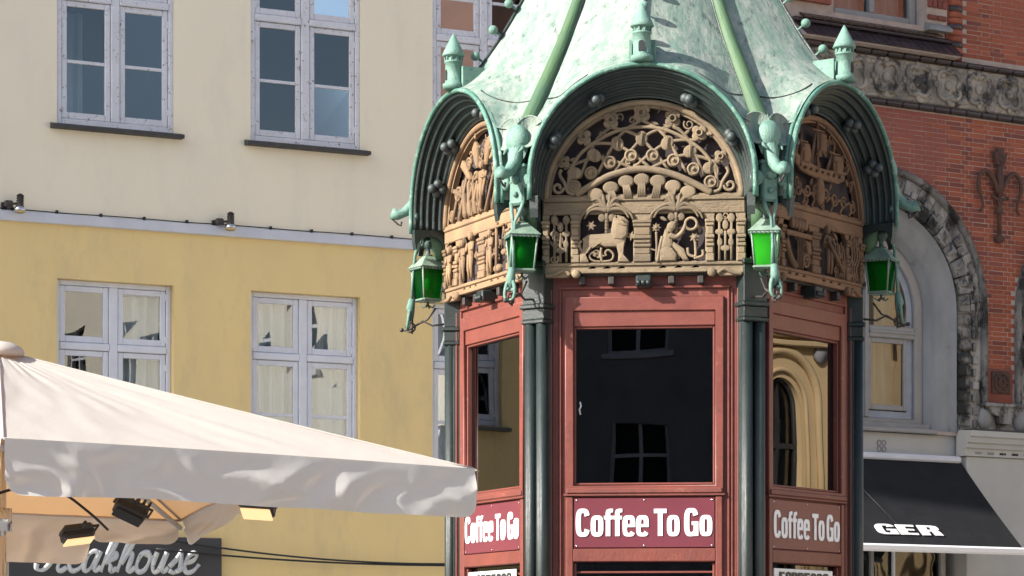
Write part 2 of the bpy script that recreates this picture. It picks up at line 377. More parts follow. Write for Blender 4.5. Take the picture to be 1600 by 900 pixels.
def text_mesh(txt, width, height, t, m, name='lettering'):
    x = 0; cs = []
    for ch in txt:
        adv, c = glyph(ch)
        cs += [[(px+x, pz) for px, pz in k] for k in c]; x += adv
    return plate([[((px/x-.5)*width, pz*height) for px, pz in k] for k in cs], t, 0, m, name)

# ------------------------------------------------------------------ ground
g = MB(); g.quad((-600, -600, 0), (600, -600, 0), (600, 600, 0), (-600, 600, 0))
tag(g.build('ground', M['paving']), kind='structure')
p = MB(); p.box(-26, 16, -16, 22, -.1, .02); tag(p.build('square_paving', M['setts']), kind='structure')

# ------------------------------------------------------------------ windows of the old cream and yellow house
def casement(win, x0, x1, z0, z1, y, bars, m, pane, w=.055, t=.045):
    """one sash: stiles, rails and glazing bars; its panes are separate pieces"""
    s = MB()
    s.box(x0, x0+w, y, y+t, z0, z1, .006); s.box(x1-w, x1, y, y+t, z0, z1, .006)
    s.box(x0+w, x1-w, y+.002, y+t, z1-w, z1, .006); s.box(x0+w, x1-w, y+.002, y+t, z0, z0+w*1.15, .006)
    zs = [z0+w*1.15] + bars + [z1-w]
    for b in bars: s.box(x0+w, x1-w, y+.006, y+t-.006, b-.016, b+.016, .004)
    for hz in (z0+.12*(z1-z0), z1-.12*(z1-z0)):         # hinges on the outer stile
        side = x0-.006 if x0+x1 < 2*win['mid'] else x1-.012
        s.box(side, side+.02, y-.012, y+.01, hz-.035, hz+.035, .003)
    o = s.build('casement', m, win)
    for i in range(len(zs)-1):
        q = MB(); a = zs[i]+(.016 if i else 0); c = zs[i+1]-(.016 if i < len(zs)-2 else 0)
        tl = random.uniform(-.004, .004)
        q.quad((x0+w, y+.022, a), (x1-w, y+.022+tl, a), (x1-w, y+.022+tl*.5, c), (x0+w, y+.022, c))
        q.build('pane', pane, win)
    return o
def added_curtain(win, x0, x1, z0, z1, y, amp=.03, label=None):  # pale sheet added behind glass, standing in for bright reflections in panes
    s = MB(); ph = random.random()*6
    s.grid(lambda a, b: (lerp(x0, x1, a), y+amp*math.sin(ph+a*(x1-x0)*48+math.sin(b*3)*.6)+.012*math.sin(a*23), lerp(z0, z1, b)), 40, 6)
    s.build('added_curtain', M['added_curtain'], win)
def old_window(parent, u0, u1, z0, z1, zt, bars_top, bars_low, y, m, pane, sill=None, curt=None, lamp=False):
    f = MB(); w = .05; mid = (u0+u1)/2
    f.box(u0, u0+w, y, y+.12, z0, z1, .008); f.box(u1-w, u1, y, y+.12, z0, z1, .008)
    f.box(u0+w, u1-w, y+.003, y+.12, z1-w, z1, .008); f.box(u0+w, u1-w, y+.003, y+.12, z0, z0+w*1.2, .008)
    f.box(mid-.045, mid+.045, y+.001, y+.12, z0+w*1.2, z1-w, .008)
    f.box(u0+w, mid-.045, y-.008, y+.12, zt-.04, zt+.03, .008); f.box(mid+.045, u1-w, y-.008, y+.12, zt-.04, zt+.03, .008)
    win = f.build('window', m, parent); win['mid'] = mid
    for a, b in ((u0+w+.004, mid-.049), (mid+.049, u1-w-.004)):
        casement(win, a, b, zt+.034, z1-w-.004, y+.015, bars_top, m, pane)
        casement(win, a, b, z0+w*1.2+.004, zt-.044, y+.015, bars_low, m, pane)
    if sill:
        s = MB(); s.sprism([(-.10, z0-.055), (-.10, z0-.02), (y+.02, z0+.012), (y+.02, z0-.055)], u0-.07, u1+.08)
        s.build('window_sill', M['slate'], win)
    for c in curt or []: added_curtain(win, *c)
    del win['mid']
    return win
LB = thing('town_house', (-3.818, 28, 0), R_(90-63.4), 'long cream and yellow plastered house with white casement windows behind the parasol', 'house')
us = [-12.35, -10.32, -8.28, -6.25, -2.765, -.73, 1.305, 3.34, 5.375]
ww = 1.21
END = 7.45
up_holes = []; low_holes = []
for u in us:
    up_holes += [rect(u, u+ww, 6.93, 9.02), rect(u, u+ww, 10.1, 12.0)]; low_holes += [rect(u, u+ww, 3.5 if u > -4 else 4.1, 5.41)]
up = inst(plate([rect(-14, END, 6.02, 13.2)]+up_holes, .3, 0, M['cream'], 'cream_wall', .15), 'cream_wall', LB)
shops = [rect(u-.25, u+ww+.25, .35, 2.25) for u in us[::1]]
lo = inst(plate([rect(-14, END, 0, 5.95)]+low_holes+shops, .3, 0, M['yellow'], 'yellow_wall', .15), 'yellow_wall', LB)
b = MB(); b.box(-14, END, -.045, .01, 5.935, 6.035, .008)
band = b.build('string_course', M['band'], LB)
c = MB(); pts = []
for i in range(150):
    u = -14+i*.143; pts.append((u, -.03, 6.045+.006*abs(math.sin(i*.37))))
c.tube(pts, .0055, 5)
for i in range(46): c.box(-13.8+i*.45, -13.78+i*.45, -.045, -.005, 6.037, 6.068)
c.build('clipped_cable', M['cable'], band)
for i, u in enumerate(us):
    i += 1; cu = []
    old_window(LB, u, u+ww, 6.93, 9.02, 8.2, [8.62], [7.56], .012, M['white'], M['pane_up'], True,
               [(u+.12, u+.36, 7.0, 8.1, .30)] if i % 3 == 0 else [])
    if i == 6: cu = [(u+.70, u+1.12, 3.55, 5.3, .26)]
    if i == 7: cu = [(u+.08, u+.56, 3.55, 5.35, .24), (u+.64, u+1.14, 3.55, 5.35, .26)]  # added sheets replace the sunlit facade mirrored in the lower panes
    if i in (5, 8): cu = [(u+.08, u+1.1, 3.55, 5.35, .24)]
    old_window(LB, u, u+ww, 3.5 if u > -4 else 4.1, 5.41, 4.765, [], [4.165] if u > -4 else [], .075, M['white2'], M['pane'], u < -4, cu)
    old_window(LB, u, u+ww, 10.1, 12.0, 11.3, [], [10.7], .012, M['white'], M['pane'], True)
    s = MB(); s.box(u-.25, u+ww+.25, .06, .10, .35, .45); s.box(u-.25, u-.19, .06, .1, .45, 2.25); s.box(u+ww+.19, u+ww+.25, .06, .1, .45, 2.25); s.box(u-.19, u+ww+.19, .06, .1, 2.15, 2.25)
    w_ = s.build('shop_window', M['black'], LB)
    q = MB(); q.quad((u-.19, .08, .45), (u+ww+.19, .08, .45), (u+ww+.19, .08, 2.15), (u-.19, .08, 2.15)); q.build('pane', M['pane_flat'], w_)
b = MB()
b.box(-14, END, 1.6, 1.7, 0, 13.1)
for z in (2.5, 5.9, 9.5, 12.9): b.box(-14, END, .31, 1.6, z, z+.2)
for i in range(-7, 5): b.box(-.73+2.035*i-.45, -.73+2.035*i-.4, .31, 1.6, 0, 12.9)
b.build('interior', M['room'], LB)
b = MB(); b.sprism([(.3, 0), (9, 0), (9, 13.1), (.3, 13.1)], END-.32, END-.02); b.sprism([(.3, 0), (9, 0), (9, 13.1), (.3, 13.1)], -13.98, -13.7); b.box(-14, END, 8.7, 9, 0, 13.1)
b.build('side_wall', M['yellow'], LB)
b = MB(); b.sprism([(-.3, 13.2), (4.5, 17), (9.3, 13.2)], -14.1, END+.1); b.build('roof', M['roof_tile'], LB)

# small spot lamps on the band of the house
def wall_frame(root, u, y, z): return root.matrix_basis @ Vector((u, y, z))
from mathutils import Euler
LBM = Matrix.Translation(LB.location) @ Matrix.Rotation(R_(26.6), 4, 'Z')
RBM = Matrix.Translation((680/4400*33, 33, 0)) @ Matrix.Rotation(R_(32), 4, 'Z')
for k, (u, lab) in enumerate([(-1.16, 'small black spotlight with silver rim above the band, near the left edge of the photo'),
                              (1.02, 'small black spotlight with silver rim above the band, right of the upper windows gap')]):
    if k == 0:
        sp0 = thing('wall_spotlight', LBM @ Vector((u, 0, 6.04)), R_(26.6), lab, 'lamp', 'spotlights on the pale band')
        s = MB(); s.tube([(-.13, 0, .04), (-.13, -.07, .05), (-.10, -.12, .06), (0, -.15, .06)], .014, 6); s.box(-.17, -.09, -.02, .005, .0, .09, .01); s.box(-.15, -.05, -.13, -.06, .02, .10, .015); s.build('bracket', M['iron'], sp0)
        s = MB(); s.M = Matrix.Translation((.02, -.16, .05)) @ Matrix.Rotation(R_(-14), 4, 'X') @ Matrix.Rotation(R_(6), 4, 'Y')
        s.lathe([(.012, .135), (.03, .13), (.036, .06), (.042, .0), (.05, -.03), (.048, -.035)], seg=14)
        for z in (.02, .05, .08, .11): s.lathe([(.04, z-.006), (.047, z), (.04, z+.006)], seg=14)
        s.build('housing', M['iron'], sp0)
        s = MB(); s.M = Matrix.Translation((.02, -.16, .05)) @ Matrix.Rotation(R_(-14), 4, 'X') @ Matrix.Rotation(R_(6), 4, 'Y')
        s.lathe([(.04, -.03), (.062, -.05), (.07, -.085), (.066, -.09), (.03, -.07)], seg=16); s.build('reflector_rim', M['chrome'], sp0)
    else:
        c = copy_tree(sp0); c.location = LBM @ Vector((u, 0, 6.02)); c['label'] = 'small black spotlight with silver rim on the band below the middle upper window'
sp0.scale = (.82, .82, .82); c.scale = (.82, .82, .82)
sp0['label'] = 'small black spotlight with silver rim on the band, left of the windows'

# steakhouse board
SG = thing('sign_board', LBM @ Vector((-.14, -.03, 1.96)), R_(26.6), 'dark sign board with peeling silver Steakhouse script on the yellow wall', 'sign')
s = MB(); s.box(-1.10, 1.11, -.03, .0, .05, .925, .006); s.build('board', M['sign_slate'], SG)
L_ = {'S': ([[(.62, 1.55), (.5, 1.75), (.25, 1.72), (.12, 1.45), (.25, 1.15), (.45, .9), (.45, .4), (.2, .05), (-.1, .1), (-.15, .35)]], .75),
      't': ([[(.25, 1.5), (.15, .8), (.08, .2), (.22, .02), (.42, .2)], [(.0, .98), (.42, 1.02)]], .45),
      'e': ([[(.0, .5), (.3, .6), (.42, .85), (.28, 1.0), (.1, .8), (.03, .35), (.18, .04), (.42, .12), (.6, .45)]], .58),
      'a': ([[(.48, .88), (.28, 1.0), (.08, .75), (.02, .25), (.15, .03), (.35, .3), (.5, .95)], [(.52, 1.0), (.42, .3), (.5, .03), (.68, .25)]], .68),
      'k': ([[(.1, .4), (.35, 1.3), (.42, 1.75), (.3, 1.7), (.15, 1.0), (.02, .0)], [(.1, .45), (.3, .85), (.45, .95), (.47, .72), (.25, .52), (.35, .3), (.42, .05), (.62, .2)]], .62),
      'h': ([[(.1, .4), (.38, 1.3), (.45, 1.75), (.32, 1.7), (.15, 1.0), (.02, .0)], [(.08, .45), (.28, .88), (.45, .95), (.46, .6), (.42, .15), (.52, .02), (.68, .25)]], .70),
      'o': ([[(.3, 1.0), (.1, .85), (.02, .35), (.15, .03), (.38, .15), (.48, .65), (.34, 1.0), (.3, .85), (.6, .75)]], .62),
      'u': ([[(.08, 1.0), (.03, .4), (.12, .03), (.32, .2), (.45, 1.0)], [(.47, 1.0), (.40, .3), (.48, .03), (.66, .25)]], .68),
      's': ([[(.0, .3), (.25, .75), (.32, 1.08), (.36, .8), (.42, .3), (.25, .02), (.02, .12)], [(.3, .05), (.62, .3)]], .55)}
def script_letter(ch, x, m, wd):
    s = MB()
    for st in L_[ch][0]:
        P = smooth([Vector((a*wd+(b*.05), 0, b*.205)) for a, b in st], 5)
        s.tube([(x+q.x, -.034, (.565)+q.z) for q in P], [(.017+.013*abs(math.sin(1.2+i*.22))) for i in range(len(P))], 6, flat=(0, 1, 0))
    s.build('letter', m, SG)
x = -.80
for ch in 'Steakhouse':
    w = .27 if ch != 'S' else .22
    script_letter(ch, x, M['sign_letter'], w); x += L_[ch][1]*w
# two sagging cables
for k, (a, z0, z1, sag, lab) in enumerate([(.35, 2.86, 2.70, .12, 'upper of the two thin black cables sagging across the yellow wall'), (.25, 2.76, 2.66, .07, 'lower of the two thin black cables sagging across the yellow wall')]):
    s = MB(); s.tube([LBM @ Vector((lerp(a, 4.6, t/30), -.12, lerp(z0, z1+.02, t/30)-4*sag*(t/30)*(1-t/30))) for t in range(31)], .011, 6)
    tag(s.build('cable', M['cable']), lab, 'cable', 'cables on the yellow wall')

# ------------------------------------------------------------------ red brick building on the right
RB = thing('brick_building', (680/4400*33, 33, 0), R_(32), 'red brick building with a stone arched window and a carved frieze on the right', 'building')
AC = [(-1.04, 5.75), (2.67, 5.75), (6.38, 5.75)]
RO = 1.60
def arch_outline(cu, cz, r, zb, n=28): return [(cu+r, zb)] + arc(cu, cz, r, 0, 180, n) + [(cu-r, zb)]
wallL, wallR = -2.62, 9.0
me = plate([rect(wallL, wallR, 4.3, 8.06)] + [arch_outline(a, b, 1.165, 4.34) for a, b in AC], .3, 0, M['mortar'], 'brick_wall', .157)
bw = inst(me, 'brick_wall', RB)
me = plate([rect(wallL, wallR, 8.7, 13.5), rect(-1.69, -.36, 9.05, 11.4), rect(2.02, 3.35, 9.05, 11.4), rect(5.7, 7.05, 9.05, 11.4)], .3, 0, M['mortar'], 'upper_brick_wall', .157)
bu = inst(me, 'upper_brick_wall', RB)
# bricks: one mesh each for stretcher and header, laid in courses
def brick_mesh(l, h, m, seed, name='brick'):
    random.seed(seed); s = MB(); s.box(0, l, .005-random.random()*.002, .02, 0, h, .002)
    me = s.mesh(name, m); return me
CO = .0552
bm_s = [brick_mesh(.233, .0495, M['brick'], i) for i in range(3)]; bm_h = [brick_mesh(.113, .0495, M['brick'], i+9) for i in range(2)]
bd_s = brick_mesh(.233, .0495, M['brick_dull'], 3); bd_h = brick_mesh(.113, .0495, M['brick_dull'], 4)
random.seed(21)
allb = []
def in_arch(u, z, r):
    for a, b in AC:
        if (z >= b and math.hypot(u-a, z-b) < r) or (z < b and abs(u-a) < r): return True
    return False
def courses(z0, z1, ua, ub, par, upper):
    n = int((z1-z0)/CO)
    for r in range(n):
        z = z0+r*CO+.003; hdr = r % 2; u = ua - (.06 if hdr else 0); k = 0
        while u < ub:
            st = not ((k % 2 == 0) if hdr else (k % 3 == 2)); l = .24 if st else .12
            cu_, cz_ = u+l/2, z+.03
            ok = u >= ua-.001 and u+l <= ub+.01
            if upper:
                if any(a-.05 < cu_ < b+.03 for a, b in ((-1.75, -.0), (1.9, 3.7), (5.6, 7.4))): ok = ok and cz_ > 11.5
            else: ok = ok and not in_arch(cu_, cz_, RO-.02)
            if ok: allb.append((cu_, cz_, u, z, st, par, upper))
            u += l; k += 1
courses(4.9, 8.085, wallL+.02, 5.0, bw, False)
courses(8.76, 10.2, .24, 1.9, bu, True); courses(11.5, 13.4, wallL, 8.9, bu, True)
def seen(t):
    cu_, cz_ = t[0], t[1]
    P = RBM @ Vector((cu_, 0, cz_)); px = 800+P.x/P.y*4400; py = 1040-(cz_-1.6)/P.y*4400
    return 1335 < px < 1602 and -4 < py < 905
vis = [t for t in allb if seen(t)]; vis.sort(key=lambda t: abs(t[0]-.6)+.25*abs(t[1]-6.5)); print('bricks visible', len(vis), 'all', len(allb))
one = set(id(t) for t in vis[:296]); rest = {}
for t in allb:
    cu_, cz_, u, z, st, par, upper = t
    dull = (not upper) and random.random() < max(.12, min(.95, .62-.75*cu_)) or random.random() < .07  # dull bricks grow more common to the left, rare on the upper wall
    dz = random.uniform(-.0015, .0015); dy = random.uniform(-.0015, .0015)
    if id(t) in one:
        me = (bd_s if st else bd_h) if dull else (random.choice(bm_s) if st else random.choice(bm_h))
        inst(me, 'brick', par, (u+.0035, dy, z+dz))
    else:
        s = rest.setdefault((par.name, dull), (MB(), par))[0]; l = .233 if st else .113
        s.box(u+.0035, u+.0035+l, dy+.004, .02, z+dz, z+dz+.0495)
for (nm, dull), (s, par) in rest.items():
    tag(s.build('bricks', M['brick_dull'] if dull else M['brick'], par), kind='stuff')

# mouldings of black glazed brick above and below the frieze; each glazed piece its own
fz = MB(); fz.box(wallL, wallR, -.02, .2, 8.15, 8.62, .01)
frz = fz.build('frieze', M['stone'], RB)
def quatrefoil(cx, cz, r): # raised tracery ring with four lobes
    s = MB(); pts = []
    for i in range(48):
        a = 2*PI*i/48; q = r*(.72+.34*abs(math.cos(2*a))); pts.append((cx+q*math.cos(a+PI/4), -.035, cz+q*math.sin(a+PI/4)))
    s.tube(pts, .026, 6, closed=True); s.ball((cx, -.03, cz), r*.33, 10, 6, (1, .35, 1))
    for k in range(4):
        a = PI/2*k; s.ball((cx+r*1.02*math.cos(a), -.03, cz+r*1.02*math.sin(a)), r*.24, 8, 5, (1, .35, 1))
    s.build('quatrefoil', M['stone'], frz)
for i in range(24): quatrefoil(-2.35+i*.47, 8.39, .185)
random.seed(5)
for i in range(60):
    s = MB(); u = random.uniform(wallL, 2); z = random.choice((random.uniform(8.18, 8.26), random.uniform(8.5, 8.6)))
    s.ball((u, -.022, z), random.uniform(.025, .06), 7, 5, (1.4, .3, .8))
    if i == 0: acc = s
    else:
        acc.add(s.v, s.f, True)
acc.build('eroded_leaves', M['stone'], frz)
gm = {}
def glazed(l, h, d, par, u, y, z, r=.012):
    k = (round(l, 3), h, d)
    if k not in gm: s = MB(); s.box(0, l, 0, d, 0, h, r); gm[k] = s.mesh('glazed_brick', M['glazed'])
    return inst(gm[k], 'glazed_brick', par, (u, y, z))
s = MB(); s.box(wallL, wallR, -.01, .2, 8.06, 8.148); lowm = s.build('lower_moulding', M['glazed'], RB)
s = MB(); s.box(wallL, wallR, -.01, .2, 8.622, 8.70); upm = s.build('upper_moulding', M['glazed'], RB)
for i in range(27):
    glazed(.23, .06, .07, lowm, wallL+i*.24, -.06, 8.07, .018)
    glazed(.23, .055, .09, upm, wallL+i*.24, -.08, 8.63, .018)
# black sloping tiled sill below the upper window, in two tiers
SL = MB(); SL.sprism([(-.06, 8.69), (-.165, 8.70), (-.160, 8.722), (-.092, 8.795), (-.02, 8.868), (.02, 8.868), (.02, 8.69)], -2.3, .06)
sill = SL.build('tiled_sill', M['mortar'], RB)
def tile(u, y0, z0, y1, z1, w, sk, t=.018):
    s = MB(); d = Vector((0, y1-y0, z1-z0)); n = Vector((0, -(z1-z0), (y1-y0))).normalized()*-t
    n = Vector((0, -abs(z1-z0), abs(y1-y0))).normalized()*t
    a = [Vector((0, 0, 0)), Vector((w-.012, 0, 0)), Vector((w-.012-sk, 0, 0))+d, Vector((-sk, 0, 0))+d]
    s.add([*a, *[q+n for q in a]], [(3, 2, 1, 0), (4, 5, 6, 7), (0, 1, 5, 4), (1, 2, 6, 5), (2, 3, 7, 6), (3, 0, 4, 7)])
    s.build('sill_tile', M['glazed'], sill, (u, y0, z0))
for i in range(18):
    u = -2.2+i*.128
    tile(u, -.17, 8.715, -.10, 8.79, .128, .03); tile(u-.034, -.098, 8.795, -.03, 8.868, .128, .03)
s = MB(); s.box(-2.3, .03, -.06, .1, 8.868, 8.93, .02); s.box(-2.3, .03, -.08, .1, 8.875, 8.895, .008); s.build('sill_roll', M['glazed'], sill)
for i in range(16): tile(-2.15+i*.128, -.06, 8.935, .05, 9.0, .128, .04)
s = MB(); s.box(-2.3, .02, .02, .2, 8.93, 9.05); s.build('sill_core', M['mortar'], sill)
for i in range(10): inst(bd_s, 'brick', sill, (-2.25+i*.238, .012, 8.995))
# upper windows with grey frames
def grey_window(u0, u1, z0, z1):
    f = MB(); w = .09
    f.box(u0, u0+w, .12, .24, z0, z1, .01); f.box(u1-w, u1, .12, .24, z0, z1, .01); f.box(u0+w, u1-w, .122, .24, z0, z0+w, .01); f.box(u0+w, u1-w, .122, .24, z1-w, z1, .01)
    f.box((u0+u1)/2-.04, (u0+u1)/2+.04, .123, .24, z0+w, z1-w, .01); f.box(u0+w, (u0+u1)/2-.04, .124, .24, z0+1.5, z0+1.56); f.box((u0+u1)/2+.04, u1-w, .124, .24, z0+1.5, z0+1.56)
    f.box(u0-.02, u1+.02, .02, .13, z0-.045, z0-.002, .01)
    w_ = f.build('window', M['greyframe'], RB)
    for a, b_ in ((u0+w, (u0+u1)/2-.04), ((u0+u1)/2+.04, u1-w)):
        q = MB(); q.quad((a, .18, z0+w), (b_, .18, z0+w), (b_, .18, z1-w), (a, .18, z1-w)); q.build('pane', M['pane'], w_)
    added_curtain(w_, u0+.1, u1-.1, z0+.05, z1-.1, .34, .03)
for a in (-1.68, 2.03, 5.72): grey_window(a, a+1.31, 9.06, 11.4)
# grooved pilaster strip and round banded corner shaft beside the upper window
pil = MB(); pil.box(-.335, -.03, -.03, .03, 9.08, 11.6); pl_ = pil.build('pilaster', M['mortar'], RB)
random.seed(3)
hm = MB(); hm.box(0, .138, -.055, -.02, 0, .0585, .01); hm = hm.mesh('brick', M['brick_dull'])
hv = MB(); hv.box(0, .07, -.052, -.02, 0, .20, .012); hv = hv.mesh('brick', M['brick_dull'])
for r in range(8):
    if r % 3 == 2:
        for k in range(4): inst(hv, 'brick', pl_, (-.33+k*.074, 0, 9.13+r*.0705))
    elif r % 3 == 0 or r > 3:
        for k in range(2): inst(hm, 'brick', pl_, (-.33+k*.146, 0, 9.13+r*.0705))
s = MB(); s.sprism([(-.10, 9.0), (-.10, 9.04), (-.03, 9.09), (.02, 9.09), (.02, 9.0)], -.345, .0); s.build('pilaster_base', M['stone_smooth'], pl_)
s = MB(); s.box(-2.3, -1.76, -.05, .03, 9.12, 11.6); p2 = s.build('pilaster', M['brick_dull'], RB)
s = MB(); s.lathe([(.118, 8.70), (.118, 11.6)], (.12, .06, 0), 20); sh = s.build('corner_shaft', M['brick_dull'], RB)
for r in range(28):
    s = MB(); z = 8.78+r*.0705; s.lathe([(.115, z), (.128, z+.006), (.128, z+.056), (.115, z+.062)], (.12, .06, 0), 20)
    s.build('glazed_brick' if r % 3 == 1 else 'brick', M['glazed'] if r % 3 == 1 else M['brick'], sh)
s = MB(); s.box(-.03, .02, -.01, .05, 8.76, 11.6); s.build('shaft_reveal', M['brick_dull'], RB)

# great arches: hood, rough voussoirs, smooth mouldings, grey window
def ring_block(s, cu, cz, r0, r1, a0, a1, y0, y1, n=3, rough=0):
    P = [(cu+r1*math.cos(R_(lerp(a0, a1, i/n))), cz+r1*math.sin(R_(lerp(a0, a1, i/n)))) for i in range(n+1)] + \
        [(cu+r0*math.cos(R_(lerp(a1, a0, i/n))), cz+r0*math.sin(R_(lerp(a1, a0, i/n)))) for i in range(n+1)]
    s.prism(P, y0, y1)
def arch_window(cu, cz, idx):
    A = MB()
    # smooth splayed mouldings as a swept section
    prof = [(1.16, -.03), (1.13, .02), (1.10, .05), (1.02, .06), (.99, .10), (.93, .12), (.92, .17), (.865, .19), (.86, .30)]
    zb = 4.34
    def path(r):
        return [(cu+r, zb)] + arc(cu, cz, r, 0, 180, 36) + [(cu-r, zb)]
    rows = [[(x_, y_, z_) for x_, z_ in path(r)] for r, y_ in prof]
    n = len(rows[0]); vs = [p for r in rows for p in r]
    A.add(vs, [(j*n+i, j*n+i+1, (j+1)*n+i+1, (j+1)*n+i) for j in range(len(rows)-1) for i in range(n-1)], True)
    sur = A.build('arch_moulding', M['stone_smooth'], RB)
    H = MB()
    prof = [(1.62, .01), (1.62, -.06), (1.585, -.085), (1.55, -.05), (1.545, .01)]
    rows = [[(x_, y_, z_) for x_, z_ in ([(cu+r, 4.62)]+arc(cu, cz, r, 0, 180, 40)+[(cu-r, 4.62)])] for r, y_ in prof]
    n = len(rows[0]); vs = [p for r in rows for p in r]
    H.add(vs, [(j*n+i, j*n+i+1, (j+1)*n+i+1, (j+1)*n+i) for j in range(len(rows)-1) for i in range(n-1)], True)
    H.build('hood_moulding', M['stone_sooty'], RB)
    Vb = MB(); ring_block(Vb, cu, cz, 1.17, 1.545, 0, 180, -.01, .15, 40); Vb.box(cu+1.17, cu+1.545, -.01, .15, zb, cz); Vb.box(cu-1.545, cu-1.17, -.01, .15, zb, cz)
    vo = Vb.build('voussoir_ring', M['stone_sooty'], RB)
    random.seed(40+idx)
    nseg = 19
    for k in range(nseg):
        a0 = 180*k/nseg; a1 = 180*(k+1)/nseg
        s = MB(); d = random.uniform(.02, .07); am = (a0+a1)/2
        ring_block(s, cu, cz, 1.18, 1.34, a0+.5, a1-.5, -.02-d, .0, 2)
        s.build('voussoir', M['stone_sooty'], vo)
        s = MB(); d = random.uniform(.01, .05)          # zigzag bits of broken carving towards the hood
        ring_block(s, cu, cz, 1.35, 1.44+random.uniform(-.03, .03), a0+1.2, am-.4, -.02-d, .0, 1)
        ring_block(s, cu, cz, 1.36+random.uniform(0, .04), 1.53, am+.2, a1-.8, -.015-d*.7, .0, 1)
        s.build('carved_block', M['stone_sooty'], vo)
        s = MB(); ca, sa = math.cos(R_(am)), math.sin(R_(am))
        s.tube([(cu+1.19*ca, -.06, cz+1.19*sa), (cu+1.27*ca, -.10, cz+1.27*sa), (cu+1.33*math.cos(R_(a1-1)), -.05, cz+1.33*math.sin(R_(a1-1)))], [.02, .035, .01], 6)
        s.build('carved_leaf', M['stone_sooty'], vo)
    for sx in (-1, 1):
        for r in range(9):
            z = zb+.06+r*(cz-zb-.06)/9; h = (cz-zb-.06)/9-.012
            s = MB(); d = random.uniform(.02, .045); u0, u1 = sorted((cu+sx*1.18, cu+sx*1.38)); s.box(u0, u1, -.02-d, .0, z, z+h, .02); s.build('jamb_stone', M['stone_sooty'], vo)
            s = MB(); u0, u1 = sorted((cu+sx*1.40, cu+sx*(1.45+.04*(r % 2)))); s.box(u0, u1, -.055, .0, z, z+h*.7, .01); s.build('dentil', M['stone_sooty'], vo)
    # window
    def rp(r, zb_): return [(cu+r, zb_)] + arc(cu, cz, r, 0, 180, 30) + [(cu-r, zb_)]
    ox = plate([rp(.86, 4.40), rp(.74, 4.48)], .08, .008, M['greyframe'], 'window', .27)
    wn_ = inst(ox, 'window', RB)
    inn = plate([rp(.738, 4.485), rp(.655, 4.57)], .05, .006, M['bluejamb'], 'inner_frame', .30); inst(inn, 'inner_frame', wn_)
    s = MB(); s.box(cu-.055, cu+.055, .225, .30, 4.485, cz+.72, .008); s.box(cu-.02, cu+.02, .205, .23, 4.485, cz+.7, .008)
    s.box(cu-.74, cu-.056, .222, .30, 5.42, 5.56, .012); s.box(cu+.056, cu+.74, .222, .30, 5.42, 5.56, .012)
    s.box(cu-.74, cu-.056, .205, .24, 5.47, 5.505, .008); s.box(cu+.056, cu+.74, .205, .24, 5.47, 5.505, .008); s.build('mullion', M['greyframe'], wn_)
    for a, b_ in ((cu-.64, cu-.06), (cu+.06, cu+.64)):
        s = MB(); s.box(a, a+.05, .25, .29, 4.58, 5.42, .006); s.box(b_-.05, b_, .25, .29, 4.58, 5.42, .006); s.box(a+.05, b_-.05, .252, .29, 4.58, 4.64, .006); s.box(a+.05, b_-.05, .252, .29, 5.36, 5.42, .006)
        s.build('casement', M['greyframe'], wn_)
        q = MB(); q.quad((a+.05, .275, 4.64), (b_-.05, .278, 4.64), (b_-.05, .275, 5.36), (a+.05, .272, 5.36)); q.build('pane', M['pane'], wn_)
    q = MB(); P = [(cu+.66, 5.5)] + arc(cu, cz, .66, 0, 180, 24) + [(cu-.66, 5.5)]; q.add([(x_, .285, z_) for x_, z_ in P], [tuple(range(len(P)))]); q.build('pane', M['pane'], wn_)
    added_curtain(wn_, cu-.66, cu-.1, 4.5, 6.3, .50); added_curtain(wn_, cu+.05, cu+.70, 4.5, 6.2, .55, .04)  # sheets added in place of the bright building mirrored here
    s = MB(); s.box(cu-.88, cu+.88, -.03, .31, 4.30, 4.355, .012); s.box(cu-.86, cu+.86, .10, .31, 4.356, 4.42, .012); s.build('window_sill', M['greyframe'], wn_)
for i, (a, b_) in enumerate(AC): arch_window(a, b_, i)
